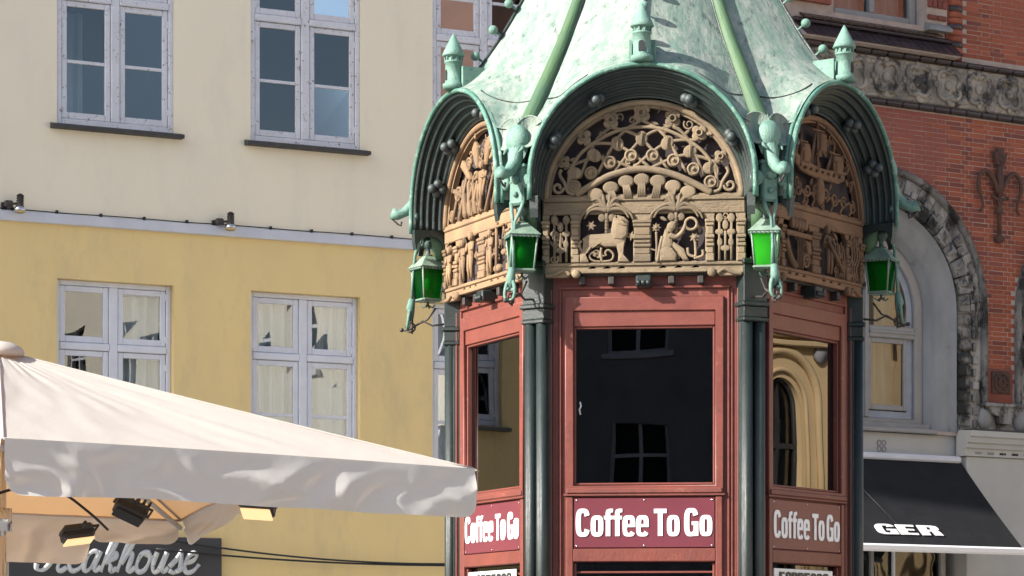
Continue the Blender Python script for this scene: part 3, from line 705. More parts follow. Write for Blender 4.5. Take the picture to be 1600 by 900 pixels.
# pier between arches: terracotta tile, corbel, cornice, rendered pier below
for pc in (.815, 4.525):
    s = MB(); s.box(pc-.20, pc+.20, -.012, .02, 4.66, 5.12, .01); t_ = s.build('terracotta_panel', M['brick_dull'], RB)
    s = MB(); s.box(pc-.15, pc+.15, -.03, -.01, 4.82, 5.09, .01); s.build('terracotta_tile', M['rust'], t_)
    s = MB(); s.tube([(pc+.11*math.cos(2*PI*i/28), -.036, 4.955+.11*math.sin(2*PI*i/28)) for i in range(28)], .014, 6, closed=True); s.tube([(pc+.045*math.cos(2*PI*i/20), -.036, 4.955+.045*math.sin(2*PI*i/20)) for i in range(20)], .014, 6, closed=True)
    for k in range(6): s.ball((pc+.078*math.cos(k*PI/3), -.034, 4.955+.078*math.sin(k*PI/3)), .022, 8, 5, (1, .6, 1))
    s.build('roundel', M['rust'], t_)
    s = MB(); s.prism([(pc-.27, 4.66), (pc+.27, 4.66), (pc+.20, 4.58), (pc+.10, 4.54), (pc+.09, 4.46), (pc-.09, 4.46), (pc-.10, 4.54), (pc-.20, 4.58)], -.11, .02); cb = s.build('corbel', M['stone_sooty'], RB)
    s = MB(); s.box(pc-.32, pc+.32, -.14, .02, 4.655, 4.70, .015); s.build('corbel_cap', M['stone_sooty'], cb)
    for sx in (-1, 1):
        s = MB(); s.ball((pc+sx*.27, -.03, 4.52), .11, 12, 7, (1.0, .5, 1.25)); s.build('boss', M['stone_smooth'], cb)
    s = MB(); s.box(pc-.64, pc+.64, -.03, .02, 4.36, 4.66); s.build('spandrel', M['stone_sooty'], RB)
    c0, c1 = pc-.66, pc+1.3 if pc < 1 else pc+.66
    c1 = pc+.66
    s = MB(); s.sprism([(.02, 4.06), (-.13, 4.06), (-.13, 4.14), (-.17, 4.155), (-.17, 4.20), (-.21, 4.215), (-.215, 4.27), (-.25, 4.285), (-.25, 4.35), (.02, 4.37)], c0, c1)
    cn = s.build('pier_cornice', M['pale_render'], RB)
    s = MB(); s.box(c0+.01, c1-.01, -.253, -.1, 4.352, 4.372, .004); s.build('lead_capping', M['black'], cn)
    for k in range(6):
        s = MB(); u = pc-.50+k*.19; s.box(u, u+.10, -.133, -.12, 4.085, 4.11); s.build('slot', M['stone_sooty'], cn)
    s = MB(); s.box(pc-.60, pc+.60, -.10, .3, 0, 4.058, .01); s.build('pier', M['pale_render'], RB)
for cu, cz in AC:
    s = MB(); s.box(cu-1.24, cu+1.24, .06, .3, 3.92, 4.30, .006); pn = s.build('grey_panel', M['pale_render'], RB)
    s = MB()
    for k in range(4):
        for j in range(9):
            pass
    for k in range(4):
        a = PI/4+k*PI/2; s.tube([(cu+.1+.05*math.cos(a)+.03*math.cos(q*PI/5), .055, 4.14+.05*math.sin(a)+.03*math.sin(q*PI/5)) for q in range(10)], .006, 5, closed=True)
    s.build('rosette', M['greyframe'], pn)
    # shop front under the awning
    f = MB(); f.box(cu-1.1, cu-1.03, .1, .2, .4, 3.9); f.box(cu+1.03, cu+1.1, .1, .2, .4, 3.9); f.box(cu-1.03, cu+1.03, .1, .2, 3.3, 3.9); f.box(cu-.02, cu+.02, .1, .16, .4, 3.3); f.box(cu-1.1, cu+1.1, .08, .2, 0, .4)
    fr_ = f.build('shop_front', M['greyframe'], RB)
    f = MB(); f.box(cu+.30, cu+.33, .09, .12, .4, 3.3); f.build('glazing_bar', M['white2'], fr_)
    q = MB(); q.quad((cu-1.03, .14, .4), (cu+1.03, .14, .4), (cu+1.03, .14, 3.3), (cu-1.03, .14, 3.3)); q.build('pane', M['pane_flat'], fr_)
b = MB(); b.box(wallL, wallR, 1.2, 1.3, 0, 13.4)
for z in (0, 3.95, 8.2, 12.5): b.box(wallL, wallR, .31, 1.2, z, z+.12)
for u in (wallL, .8, 4.5, wallR-.1): b.box(u, u+.1, .31, 1.2, .12, 12.5)
b.build('interior', M['room'], RB)
b = MB(); b.box(wallL, wallL+.1, .32, 9, 0, 13.5); b.box(wallR-.1, wallR, .32, 9, 0, 13.5); b.box(wallL, wallR, 8.9, 9, 0, 13.5); b.build('side_wall', M['brick_dull'], RB)
b = MB(); b.sprism([(-.3, 13.5), (4.5, 18), (9.3, 13.5)], wallL, wallR); b.build('roof', M['roof_tile'], RB)
# iron wall anchor
AN = thing('wall_anchor', RBM @ Vector((.765, -.03, 6.6)), R_(32), 'rusty wrought iron wall anchor with two curled arms on the red bricks', 'wall anchor')
s = MB(); s.tube([(0, -.02, .08), (0, -.02, .95)], [.022, .034], 8); s.tube([(0, -.02, .55), (0, -.03, .75), (0, -.02, .9)], [.03, .05, .035], 8); s.box(-.045, .045, -.05, 0, .35, .43, .01); s.box(-.04, .04, -.05, 0, .46, .50, .01); s.build('shaft', M['rust'], AN)
for sx in (-1, 1):
    s = MB(); s.tube(smooth([(sx*.02, -.02, .60), (sx*.09, -.03, .74), (sx*.20, -.03, .84), (sx*.30, -.03, .80), (sx*.335, -.03, .66), (sx*.29, -.03, .52), (sx*.265, -.03, .42), (sx*.31, -.03, .36)], 5), [.03]*10+[.026]*14+[.018]*12, 7); s.build('curled_arm', M['rust'], AN)
    s = MB(); s.tube([(0, -.02, .50), (sx*.07, -.03, .53), (sx*.13, -.03, .56), (sx*.12, -.03, .52)], [.025, .02, .015, .008], 6); s.build('barb', M['rust'], AN)
s = MB(); s.prism([(-.05, .93), (.05, .93), (.085, 1.02), (.10, 1.08), (.05, 1.07), (.045, 1.13), (-.045, 1.13), (-.05, 1.07), (-.10, 1.08), (-.085, 1.02)], -.05, 0); s.ball((0, -.04, 1.0), .045, 8, 6); s.build('leaf_finial', M['rust'], AN)
s = MB(); s.lathe([(.02, 0), (.06, .03), (.065, .06), (.02, .11)], (0, -.02, .0), 8); s.build('end_knob', M['rust'], AN)
# awning
AW = thing('awning', RBM @ Vector((-1.04, 0, 2.8)), R_(32), 'black fabric awning with white GER lettering over the shop window', 'awning')
a0, a1 = (-.06, 1.18), (-1.12, .14)
s = MB(); s.grid(lambda a, b: (lerp(-1.6, 1.2, a), lerp(a0[0], a1[0], b), lerp(a0[1], a1[1], b)-.02*math.sin(PI*b)), 24, 10)
s.grid(lambda a, b: (lerp(-1.6, 1.2, a), lerp(a0[0], a1[0], b)+.01, lerp(a0[1], a1[1], b)-.02*math.sin(PI*b)-.015), 24, 10)
s.build('cloth', M['awning'], AW)
s = MB(); s.box(-1.6, 1.185, -.10, .05, 1.17, 1.25, .02); s.build('roller_box', M['band'], AW)
s = MB(); s.box(-1.62, 1.23, -1.16, -1.09, .06, .145, .02); s.build('front_bar', M['signwhite'], AW)
s = MB(); s.tube([(.93, -.05, 1.1), (.93, -.6, .55), (.93, -1.1, .10)], .018, 6); s.tube([(-1.5, -.05, 1.1), (-1.5, -.6, .55), (-1.5, -1.1, .10)], .018, 6); s.build('folding_arm', M['greyframe'], AW)
s = MB(); s.tube([(-.75, a0[0]-.003, a0[1]+.002), (-.35, a1[0]-.004, a1[1])], .004, 4); s.build('seam', M['iron'], AW)

# ------------------------------------------------------------------ other sides of the square (seen mirrored in the glass)
def far_house(loc, rz, w, h, m, label, rows, arches=False, step=2.4):
    T = thing('facade_house', loc, rz, label, 'house')
    holes = []; n = int(w/step)
    for r in range(rows):
        for i in range(n):
            u = -w/2+step*(i+.5); z = 1.2+r*3.4
            holes.append(((u-.6, u+.6, z, z+1.9), u, z))
    cs = [rect(-w/2, w/2, 0, h)]
    for (q, u, z) in holes: cs.append([(u+.6, z)]+arc(u, z+1.6, .6, 0, 180, 12)+[(u-.6, z)] if arches else rect(*q))
    inst(plate(cs, .3, 0, m, 'wall', .15), 'wall', T)
    for (q, u, z) in holes:
        s = MB(); s.box(u-.6, u-.53, .1, .2, z, z+1.9); s.box(u+.53, u+.6, .1, .2, z, z+1.9); s.box(u-.53, u+.53, .1, .2, z, z+.07); s.box(u-.035, u+.035, .1, .2, z+.07, z+1.9); s.box(u-.53, u+.53, .098, .2, z+1.2, z+1.27)
        s.box(u-.72, u+.72, -.08, .1, z-.1, z-.002)
        if arches:
            s.tube([(u+.74, -.03, z-.1)]+[(x_, -.03, z_) for x_, z_ in arc(u, z+1.6, .74, 0, 180, 14)]+[(u-.74, -.03, z-.1)], .07, 6)
        s.build('window', M['white'] if not arches else M['ochre'], T)
    b = MB(); b.box(-w/2+.01, w/2-.01, .32, 6, 0, h); b.build('interior', M['dark'], T)
    b = MB(); b.sprism([(-.3, h), (3, h+2.2), (6.3, h)], -w/2, w/2); b.build('roof', M['roof_tile'], T)
    return T
far_house((24, 2, 0), R_(-90+14), 46, 11.5, M['pale_facade'], 'pale stucco row of houses along the right side of the square', 3)
def arch_house():
    T = thing('facade_house', (16.5, 25.5, 0), R_(-114), 'ochre stucco house with round arched windows, mirrored in the right kiosk pane', 'house')
    cs = [rect(-5.5, 5.5, 0, 12)]; ws = [(u, z) for u in (-4.0, -2.25, -.5, 1.25, 2.74, 4.7) for z in (.6, 4.56-2.9+.3, 6.6)]
    ws = [(u, z) for u in (-4.0, -2.25, -.5, 1.25, 2.74, 4.7) for z in (2.2, 6.6)]
    for u, z in ws: cs.append([(u+.31, z)]+arc(u, z+2.35, .31, 0, 180, 16)+[(u-.31, z)])
    inst(plate(cs, .3, 0, M['ochre'], 'wall', .15), 'wall', T)
    for u, z in ws:
        s = MB(); s.tube([(u+.30, .1, z)]+[(a, .1, b) for a, b in arc(u, z+2.35, .30, 0, 180, 16)]+[(u-.30, .1, z)], .035, 6); s.box(u-.02, u+.02, .08, .14, z, z+2.6); s.box(u-.3, u+.3, .078, .14, z+1.85, z+1.91); w_ = s.build('window', M['black'], T)
        q = MB(); q.quad((u-.31, .12, z), (u+.31, .12, z), (u+.31, .12, z+2.65), (u-.31, .12, z+2.65)); q.build('pane', M['pane_flat'], w_)
        added_curtain(w_, u-.28, u-.08, z, z+2.2, .22, .02); added_curtain(w_, u+.05, u+.18, z, z+2.0, .22, .02)
        for rr, tt in ((.40, .03), (.62, .05)):
            s = MB(); s.tube([(u+rr, -.02, z)]+[(a, -.02, b) for a, b in arc(u, z+2.35, rr, 0, 180, 18)]+[(u-rr, -.02, z)], tt, 6); s.build('arch_moulding', M['ochre'], T)
        s = MB(); s.lathe([(.10, -.05), (.10, .0)], (u-.62, 0, z+2.95), 16, 'y'); s.build('roundel', M['dark_facade'], T)
    for z in (5.22, 5.32, 5.45, 9.7, 11.8): s = MB(); s.box(-5.5, 5.5, -.10, .0, z, z+.06, .01); s.build('cornice', M['ochre'], T)
    b = MB(); b.box(-5.49, 5.49, .5, 6, 0, 12); b.build('interior', M['dark'], T)
    b = MB(); b.sprism([(-.3, 12), (3, 14.2), (6.3, 12)], -5.5, 5.5); b.build('roof', M['roof_tile'], T)
arch_house()
far_house((41, 0, 0), R_(-132), 9, 25, M['brown_facade'], 'tall red brick gabled house far across the square', 7)
far_house((-4, -24, 0), R_(178), 60, 14, M['dark_facade'], 'grey stone row of houses behind the viewer', 4, False, 2.5)
# ------------------------------------------------------------------ the kiosk
KC = Vector((.876, 17.517, 0)); KR = R_(-5.5)
K = thing('kiosk', KC, KR, 'six-sided kiosk with green copper roof, carved wooden arches, red panels and Coffee To Go signs', 'kiosk')
A = 1.0825; SIX = R_(60)
def face(me, name, k, label=None): return inst(me, name, K, None, k*SIX, label)
FACES = [0, -1, 1, 2, 3, 4]
O = lambda out: -out           # outward distance -> local y
# ground step, core, ceiling
s = MB(); s.lathe([(1.50, 0.02), (1.50, .14), (1.42, .16)], seg=6); s.M = Matrix.Rotation(R_(30), 4, 'Z')
s = MB(); s.M = Matrix.Rotation(R_(30), 4, 'Z') @ Matrix.Rotation(R_(30), 4, 'Z'); s.lathe([(1.46, .02), (1.46, .16), (1.36, .17)], seg=6, sm=False); s.build('base_step', M['stone'], K)
s = MB(); s.M = Matrix.Rotation(R_(60), 4, 'Z'); s.lathe([(.62, .17), (.62, 3.88), (1.2, 3.90), (1.2, 3.96), (.1, 3.97)], seg=6, sm=False); s.build('interior', M['dark'], K)  # dark core added to block light from the panes opposite
hatch = rect(-.413, .413, 1.05, 2.205); win = rect(-.413, .413, 2.646, 3.58)
wallp = plate([rect(-.57, .57, .17, 3.94), win, hatch], .05, .003, M['red'], 'wall_panel', O(A-.03))
fr1 = plate([rect(-.462, .462, 2.60, 3.752), rect(-.414, .414, 2.652, 3.672)], .03, .005, M['red'], 'window_frame', O(A+.008))
top = plate([rect(-.413, .413, 3.583, 3.671)], .02, .004, M['red'], 'top_panel', O(A+.0))
sb = MB()
for x0, x1, z0, z1 in ((-.413, -.400, 2.655, 3.58), (.400, .413, 2.655, 3.58), (-.400, .400, 3.568, 3.58), (-.400, .400, 2.655, 2.668)):
    sb.box(x0, x1, O(A-.0), O(A-.04), z0, z1, .003)
bead = sb.mesh('glazing_bead', M['red'])
ra = MB(); ra.box(-.455, .455, O(A+.035), O(A-.01), 2.604, 2.636, .006); ra.box(-.47, .47, O(A+.028), O(A-.01), 2.590, 2.604, .003); rail = ra.mesh('rail', M['red'])
sg = MB(); sg.box(-.411, .411, O(A+.014), O(A-.01), 2.288, 2.580, .003); signm = sg.mesh('sign', M['maroon'])
sc = MB(); sc.lathe([(.005, O(A+.0140)), (.006, O(A+.0165)), (.003, O(A+.0175))], (0, 0, 0), 8, 'y')
screw = sc.mesh('screw', M['chrome'])
jm = MB()
for x0, x1 in ((-.455, -.416), (.416, .455)): jm.box(x0, x1, O(A+.02), O(A-.01), .98, 2.585, .004)
jm.box(-.415, .415, O(A+.02), O(A-.01), 2.207, 2.283, .004)
jamb = jm.mesh('lower_frame', M['red'])
stl = MB()
for sx in (-1, 1):
    for x_, d in ((.485, .012), (.505, .006), (.54, .02)): 
        a_, b_ = sorted((sx*x_, sx*(x_+.012))); stl.box(a_, b_, O(A-.003+d), O(A-.02), .2, 3.80, .003)
stl.box(-.5, .5, O(A+.012), O(A-.02), 3.80, 3.815, .003)
stile = stl.mesh('beading', M['red'])
ct = MB(); ct.box(-.50, .50, O(A+.16), O(A-.1), .985, 1.03, .01); counter = ct.mesh('counter', M['pillar'])
lp = MB(); lp.box(-.40, .40, O(A+.012), O(A-.01), .30, .88, .01); lowp = lp.mesh('lower_panel', M['red'])
kp = MB(); kp.grid(lambda a, b: (lerp(-.405, .405, a), O(A-.028)+.00012*math.sin(a*4+b*6), lerp(2.65, 3.575, b)), 10, 10)
kp1 = kp.mesh('window_pane', M['kglass']); kp2 = kp.mesh('window_pane', M['kglass2'])
hp = MB(); hp.quad((-.41, O(A-.03), 1.055), (.41, O(A-.03), 1.055), (.41, O(A-.03), 2.2), (-.41, O(A-.03), 2.2)); hpm = hp.mesh('hatch_pane', M['kglass'])
shf = MB()
for z_ in (2.105, 2.14): shf.box(-.412, .412, O(A-.01), O(A-.025), z_, z_+.012, .002)
shf.box(-.412, -.398, O(A), O(A-.03), 1.05, 2.2, .003); shf.box(.398, .412, O(A), O(A-.03), 1.05, 2.2, .003)
shade = shf.mesh('hatch_rail', M['red'])
letters = text_mesh('Coffee To Go', .80, .158, .004, M['signwhite'])
ws = MB(); ws.box(-.375, .33, O(A+.006), O(A-.004), 2.0, 2.175, .003); wsm = ws.mesh('menu_sign', M['signwhite'])
esp = text_mesh('ESPRESSO', .60, .072, .004, M['signblack'])
for k in FACES:
    face(wallp, 'wall_panel', k)
    wf = face(fr1, 'window_frame', k); inst(top, 'top_panel', wf); inst(bead, 'glazing_bead', wf)
    inst(kp1 if k in (0, 3, 4) else kp2, 'window_pane', wf)
    face(rail, 'rail', k); sp = face(signm, 'sign', k); [inst(screw, 'screw', sp, (x_, 0, z_)) for x_ in (-.395, 0, .395) for z_ in (2.30, 2.566)]
    inst(letters, 'lettering', sp, (0, O(A+.0165), 2.356))
    face(jamb, 'lower_frame', k); face(stile, 'beading', k)
    face(counter, 'counter', k); face(lowp, 'lower_panel', k)
    hw = face(shade, 'hatch_rail', k); inst(hpm, 'hatch_pane', hw)
    if k in (-1, 1, 2):
        m_ = face(wsm, 'menu_sign', k, 'white sign with black ESPRESSO lettering'); inst(esp, 'lettering', m_, (-.02, O(A+.0085), 2.083))
chip = MB(); chip.tube([(-.375, O(A-.024), 3.07), (-.382, O(A-.024), 3.10), (-.372, O(A-.024), 3.12), (-.378, O(A-.024), 3.145)], .005, 5); chip.build('paint_chip', M['signwhite'], K)
# pillars at the six corners
pm = MB(); pm.box(-.075, .075, O(1.245), O(1.13), .16, 3.95, .006)
core = pm.mesh('pillar', M['pillar'])
ps = []
for sx in (-1, 1):
    q = MB(); q.lathe([(.037, .45), (.037, 3.60)], (sx*.041, O(1.262), 0), 16); ps.append(q.mesh('shaft', M['pillar']))
q = MB(); q.box(-.088, .088, O(1.31), O(1.16), .17, .45, .012); pbase = q.mesh('pillar_base', M['pillar'])
q = MB(); q.box(-.084, .084, O(1.305), O(1.20), 3.598, 3.622, .006); q.box(-.079, .079, O(1.298), O(1.20), 3.622, 3.685, .004); q.box(-.09, .09, O(1.312), O(1.20), 3.685, 3.712, .006)
q.box(-.078, .078, O(1.297), O(1.20), 3.712, 3.93, .004); q.box(-.09, .09, O(1.315), O(1.2), 3.93, 3.96, .005)
pcap = q.mesh('capital', M['pillar'])
for k in range(6):
    a = (k+.5)*SIX
    p_ = inst(core, 'pillar', K, None, a)
    for q in ps: inst(q, 'shaft', p_)
    inst(pbase, 'pillar_base', p_); inst(pcap, 'capital', p_)

# ---- carved boards
BY = A+.07                       # outward distance of the board face
def Xz(zx): return (zx-437)/639
def Zz(zy): return 4.327+(530-zy)/639
def puff(s, poly, h, y=None):
    """carved relief: outline rising in rounded steps towards its middle"""
    y = O(BY) if y is None else y
    cx = sum(p[0] for p in poly)/len(poly); cz = sum(p[1] for p in poly)/len(poly); n = len(poly)
    vs = []
    h *= .75
    for sc_, d in ((1, -.004), (1, h*.5), (.84, h*.85), (.45, h)):
        vs += [(cx+(x_-cx)*sc_, y-d, cz+(z_-cz)*sc_) for x_, z_ in poly]
    vs.append((cx, y-h*1.03, cz)); fs = []
    for j in range(3): fs += [(j*n+i, j*n+(i+1) % n, (j+1)*n+(i+1) % n, (j+1)*n+i) for i in range(n)]
    fs += [(3*n+i, 3*n+(i+1) % n, 4*n) for i in range(n)]
    s.add(vs, fs, False)
def ell(cx, cz, a, b, n=14, rot=0):
    r = R_(rot); return [(cx+a*math.cos(t)*math.cos(r)-b*math.sin(t)*math.sin(r), cz+a*math.cos(t)*math.sin(r)+b*math.sin(t)*math.cos(r)) for t in [2*PI*i/n for i in range(n)]]
def vine(s, pts, r, lift=.012, n=5):
    P = smooth([Vector((a, 0, b)) for a, b in pts], n)
    rr = [r*(1 if not isinstance(r, tuple) else 1)]*len(P) if not isinstance(r, tuple) else [lerp(r[0], r[1], i/(len(P)-1)) for i in range(len(P))]
    s.tube([(p.x, O(BY+lift), p.z) for p in P], rr, 6)
def spiral(cx, cz, r, turns, a0=0, sgn=1, n=22, r1=.3):
    return [(cx+lerp(r, r*r1, i/n)*math.cos(a0+sgn*turns*2*PI*i/n), cz+lerp(r, r*r1, i/n)*math.sin(a0+sgn*turns*2*PI*i/n)) for i in range(n+1)]
def star(cx, cz, r, n, inner=.5, a0=0): return [(cx+(r if i % 2 == 0 else r*inner)*math.cos(a0+PI*i/n), cz+(r if i % 2 == 0 else r*inner)*math.sin(a0+PI*i/n)) for i in range(2*n)]
def niche(x0, x1, z0, z1):
    w = (x1-x0)/2; r = min(w, .12); cx = (x0+x1)/2
    if w <= .12: return [(x1, z0)]+arc(cx, z1-w, w, 0, 180, 10)+[(x0, z0)]
    return [(x1, z0), (x1, z1-r)]+arc(x1-r, z1-r, r, 0, 90, 6)+arc(x0+r, z1-r, r, 90, 180, 6)+[(x0, z0)]
NI = [(-.55, -.425, 3.945, 4.262), (-.37, -.061, 3.95, 4.285), (.044, .357, 3.95, 4.285), (.41, .537, 3.945, 4.262)]
def board(niches, wood):
    out = [(.592, 3.885)] + [(.592, 4.30)] + arc(0, 4.30, .592, 3, 177, 40) + [(-.592, 4.30), (-.592, 3.885), (-.57, 3.862), (-.44, 3.862), (-.40, 3.90), (-.36, 3.885), (.36, 3.885), (.40, 3.90), (.44, 3.862), (.57, 3.862)]
    lun = [(-.545, 4.338)]+[(x_, z_) for x_, z_ in arc(0, 4.302, .545, 177, 4, 36)]+[(.545, 4.338)]
    cs = [out, lun]+[niche(*q) for q in niches]
    for c0 in (-.30, -.215, -.13, .11, .20, .30): cs.append([(c0-.022, 3.91), (c0+.024, 3.912), (c0+.004, 3.932)])
    return plate(cs, .035, .004, wood, 'carved_board', O(BY-.018))
def column(s, x0, x1):
    for z0, z1, e in ((3.945, 3.99, .010), (3.99, 4.03, .0), (4.03, 4.05, .012), (4.055, 4.075, .004), (4.078, 4.10, .014), (4.10, 4.15, .0), (4.15, 4.17, .012), (4.17, 4.19, .018)):
        s.box(x0-e*.5, x1+e*.5, O(BY+.012+e*.6), O(BY-.01), z0, z1, .005)
def filigree(par, wood, n, seed, lower=True):
    """fine tendrils and small leaves that fill the ground between the main figures"""
    rn = random.Random(seed); k = 0
    while k < n:
        if lower and rn.random() < .45:
            q = rn.choice(NI); x_, z_ = rn.uniform(q[0]+.02, q[1]-.02), rn.uniform(q[2]+.02, q[3]-.03)
        else:
            a, rr = rn.uniform(.08, PI-.08), .52*math.sqrt(rn.random()); x_, z_ = rr*math.cos(a), 4.345+rr*math.sin(a)*.98
        s = MB(); kind = rn.random()
        if kind < .45: vine(s, spiral(x_, z_, rn.uniform(.018, .032), rn.uniform(.9, 1.4), rn.random()*6, rn.choice((-1, 1))), (.0065, .004), .002, 2)
        elif kind < .8:
            a = rn.random()*6.28; l = rn.uniform(.022, .036); puff(s, [(x_+l*c_*math.cos(a)-w_*math.sin(a), z_+l*c_*math.sin(a)+w_*math.cos(a)) for c_, w_ in ((-1, 0), (-.3, .010), (.4, .009), (1, 0), (.4, -.009), (-.3, -.010))], .012)
        else: a = rn.random()*6.28; vine(s, [(x_-.03*math.cos(a), z_-.03*math.sin(a)), (x_+.008, z_+.008), (x_+.03*math.cos(a+.7), z_+.03*math.sin(a+.7))], (.007, .003), .002)
        s.build('tendril', wood, par); k += 1
def frame_parts(par, wood):
    s = MB(); s.box(-.588, .588, O(BY+.014), O(BY-.01), 4.300, 4.332, .006); s.box(-.588, .588, O(BY+.006), O(BY-.01), 4.225, 4.300, .005); s.box(-.588, .588, O(BY+.01), O(BY-.01), 3.925, 3.945, .004)
    s.build('beam', wood, par)
    s = MB(); s.tube([(x_, O(BY+.006), z_) for x_, z_ in arc(0, 4.30, .572, 2, 178, 40)], .018, 6); s.build('arch_rib', wood, par)
    for x0, x1 in ((-.588, -.555), (-.418, -.378), (-.055, .038), (.365, .405), (.545, .588)):
        s = MB(); column(s, x0, x1); s.build('column', wood, par)
    for sx in (-1, 1):
        s = MB(); s.lathe([(.003, O(BY+.022)), (.02, O(BY+.018)), (.026, O(BY+.01)), (.026, O(BY-.02))], (sx*.395, 0, 3.882), 12, 'y'); s.build('button', wood, par)
        s = MB(); vine(s, [(sx*.43, 3.875), (sx*.47, 3.90), (sx*.52, 3.878), (sx*.57, 3.872)], .012, .004); s.build('scroll', wood, par)
# front board: flowers, fruit, lion and kneeling woman
def carve_front(par, w):
    frame_parts(par, w); filigree(par, w, 46, 1)
    ros = [(140, 397, 24), (215, 307, 29), (315, 245, 31), (430, 220, 34), (545, 243, 32), (643, 298, 30), (722, 387, 25)]
    for zx, zy, r in ros:
        s = MB(); r /= 639; cx, cz = Xz(zx), Zz(zy)
        for i in range(4):
            a = PI/4+i*PI/2; puff(s, ell(cx+r*.55*math.cos(a), cz+r*.55*math.sin(a), r*.52, r*.52, 10), .014)
        s.tube([(cx+r*.38*math.cos(2*PI*i/14), O(BY+.018), cz+r*.38*math.sin(2*PI*i/14)) for i in range(14)], .006, 5, closed=True)
        s.build('rosette', w, par)
    # intersecting stems
    base = [(200+i*66, 470-38*math.sin(PI*(i+.3)/7.6)-8) for i in range(8)]
    for i in range(7):
        for j in (i-2, i+2):
            if 0 <= j < 7:
                s = MB(); a = base[i if j > i else i+1]; b_ = ros[j]; mx = (a[0]+b_[0])/2; my = (a[1]+b_[1])/2-28
                vine(s, [(Xz(a[0]), Zz(a[1])), (Xz(mx), Zz(my)), (Xz(b_[0]), Zz(b_[1]+26))], .010, .002); s.build('stem', w, par)
    s = MB(); vine(s, [(Xz(zx), Zz(zy)) for zx, zy in ((155, 500), (165, 430), (205, 365), (275, 315), (350, 282), (430, 272), (510, 282), (585, 315), (655, 365), (700, 430), (712, 500))], .011, .004); s.build('stem_arch', w, par)
    for zx, zy in ((180, 440), (253, 375), (340, 333), (430, 315), (525, 333), (610, 365), (683, 428)):
        s = MB(); r = .044; cx, cz = Xz(zx), Zz(zy); t = (zx-430)/8
        puff(s, ell(cx, cz, r*.82, r*1.0, 14, -t*2.5), .020)
        s.tube([(cx, O(BY+.02), cz-r*.9), (cx, O(BY+.024), cz+r*.9)], .004, 5); s.build('leaf', w, par)
    for zx, zy in ((180, 490), (242, 440), (312, 402), (390, 378), (470, 378), (548, 398), (622, 432), (685, 480)):
        s = MB(); r = .040; cx, cz = Xz(zx), Zz(zy)
        puff(s, ell(cx, cz, r, r, 14), .016); s.tube([(cx+r*.78*math.cos(2*PI*i/16), O(BY+.014), cz+r*.78*math.sin(2*PI*i/16)) for i in range(16)], .006, 5, closed=True)
        s.ball((cx, O(BY+.016), cz), .011, 7, 5); s.build('fruit', w, par)
    s = MB(); vine(s, [(Xz(a), Zz(b_)) for a, b_ in ((185, 522), (240, 488), (320, 448), (430, 428), (540, 448), (630, 488), (690, 522))], .021, .004); s.build('bowl_arch', w, par)
    for zx, zy in ((258, 520), (315, 496), (372, 474), (430, 468), (490, 474), (546, 494), (602, 516)):
        s = MB(); cx, cz = Xz(zx), Zz(zy); puff(s, ell(cx, cz, .047, .036, 14), .026)
        dx = (zx-430)/639*-.16
        for q in (-2, -1, 0, 1, 2): s.tube([(cx+q*.008, O(BY+.016), cz-.02), (cx+dx+q*.010, O(BY+.012), cz-.10)] if abs(zx-430) < 120 else [(cx+q*.006, O(BY+.012), cz-.02), (cx+dx*.5+q*.007, O(BY+.008), cz-.055)], .006, 5)
        s.build('pomegranate', w, par)
    for sx in (-1, 1):
        s = MB(); c0 = sx*.50
        vine(s, [(c0-sx*.10, 4.345), (c0-sx*.06, 4.36), (c0-sx*.04, 4.41), (c0-sx*.01, 4.46), (c0-sx*.02, 4.49)], .011, .004)
        vine(s, spiral(c0, 4.385, .034, 1.1, PI if sx > 0 else 0, sx), .010, .004, 2); vine(s, [(c0-sx*.13, 4.34), (c0-sx*.09, 4.40), (c0-sx*.07, 4.47), (c0-sx*.10, 4.53)], .009, .004)
        s.build('scroll', w, par)
    # palms
    for c0 in (Xz(300), Xz(558)):
        s = MB(); s.tube([(c0, O(BY+.004), 4.10), (c0, O(BY+.006), 4.20), (c0, O(BY+.012), 4.25)], .011, 7)
        for k in range(5): s.tube([(c0-.012, O(BY+.016), 4.12+k*.02), (c0+.012, O(BY+.016), 4.12+k*.02)], .003, 4)
        for a in ((-.05, .27+.02, -.13, .235, -.155, .19), (.05, .29, .13, .235, .155, .19), (-.035, .31, -.06, .315, -.085, .305), (.035, .31, .06, .315, .085, .305), (-.015, .30, -.02, .33, -.03, .34), (.015, .30, .02, .33, .03, .34), (-.05, .265, -.10, .245, -.13, .20), (.05, .265, .10, .245, .13, .20)):
            vine(s, [(c0, 4.245), (c0+a[0], 4.0+a[1]-.01), (c0+a[2], 4.0+a[3]), (c0+a[4], 4.0+a[5])], (.016, .006), .014, 4)
        for sx in (-1, 1): puff(s, ell(c0+sx*.028, 4.205, .022, .024, 10), .022)
        s.build('palm', w, par)
    # lion
    s = MB(); L = lambda zx, zy: ((zx-598)/956*170/267.6*1.0+Xz(298), Zz(530)-(zy-135)/5.62/267.6)
    def P(*pp): return [L(a, b_) for a, b_ in pp]
    puff(s, P((390, 500), (440, 465), (560, 460), (640, 450), (720, 460), (770, 500), (760, 560), (690, 575), (590, 575), (520, 545), (470, 590), (400, 560)), .030)
    puff(s, P((640, 440), (650, 370), (665, 315), (720, 305), (770, 330), (790, 400), (785, 480), (740, 520), (660, 520)), .040)
    puff(s, P((660, 320), (700, 298), (760, 315), (795, 350), (790, 395), (745, 400), (690, 385)), .050)
    puff(s, P((680, 540), (755, 520), (750, 620), (760, 690), (800, 700), (800, 712), (700, 712), (705, 640)), .032)
    puff(s, P((395, 530), (480, 560), (450, 610), (405, 650), (415, 690), (445, 700), (445, 712), (370, 712), (365, 640), (390, 590)), .030)
    puff(s, P((668, 312), (680, 296), (695, 312), (685, 330)), .055)
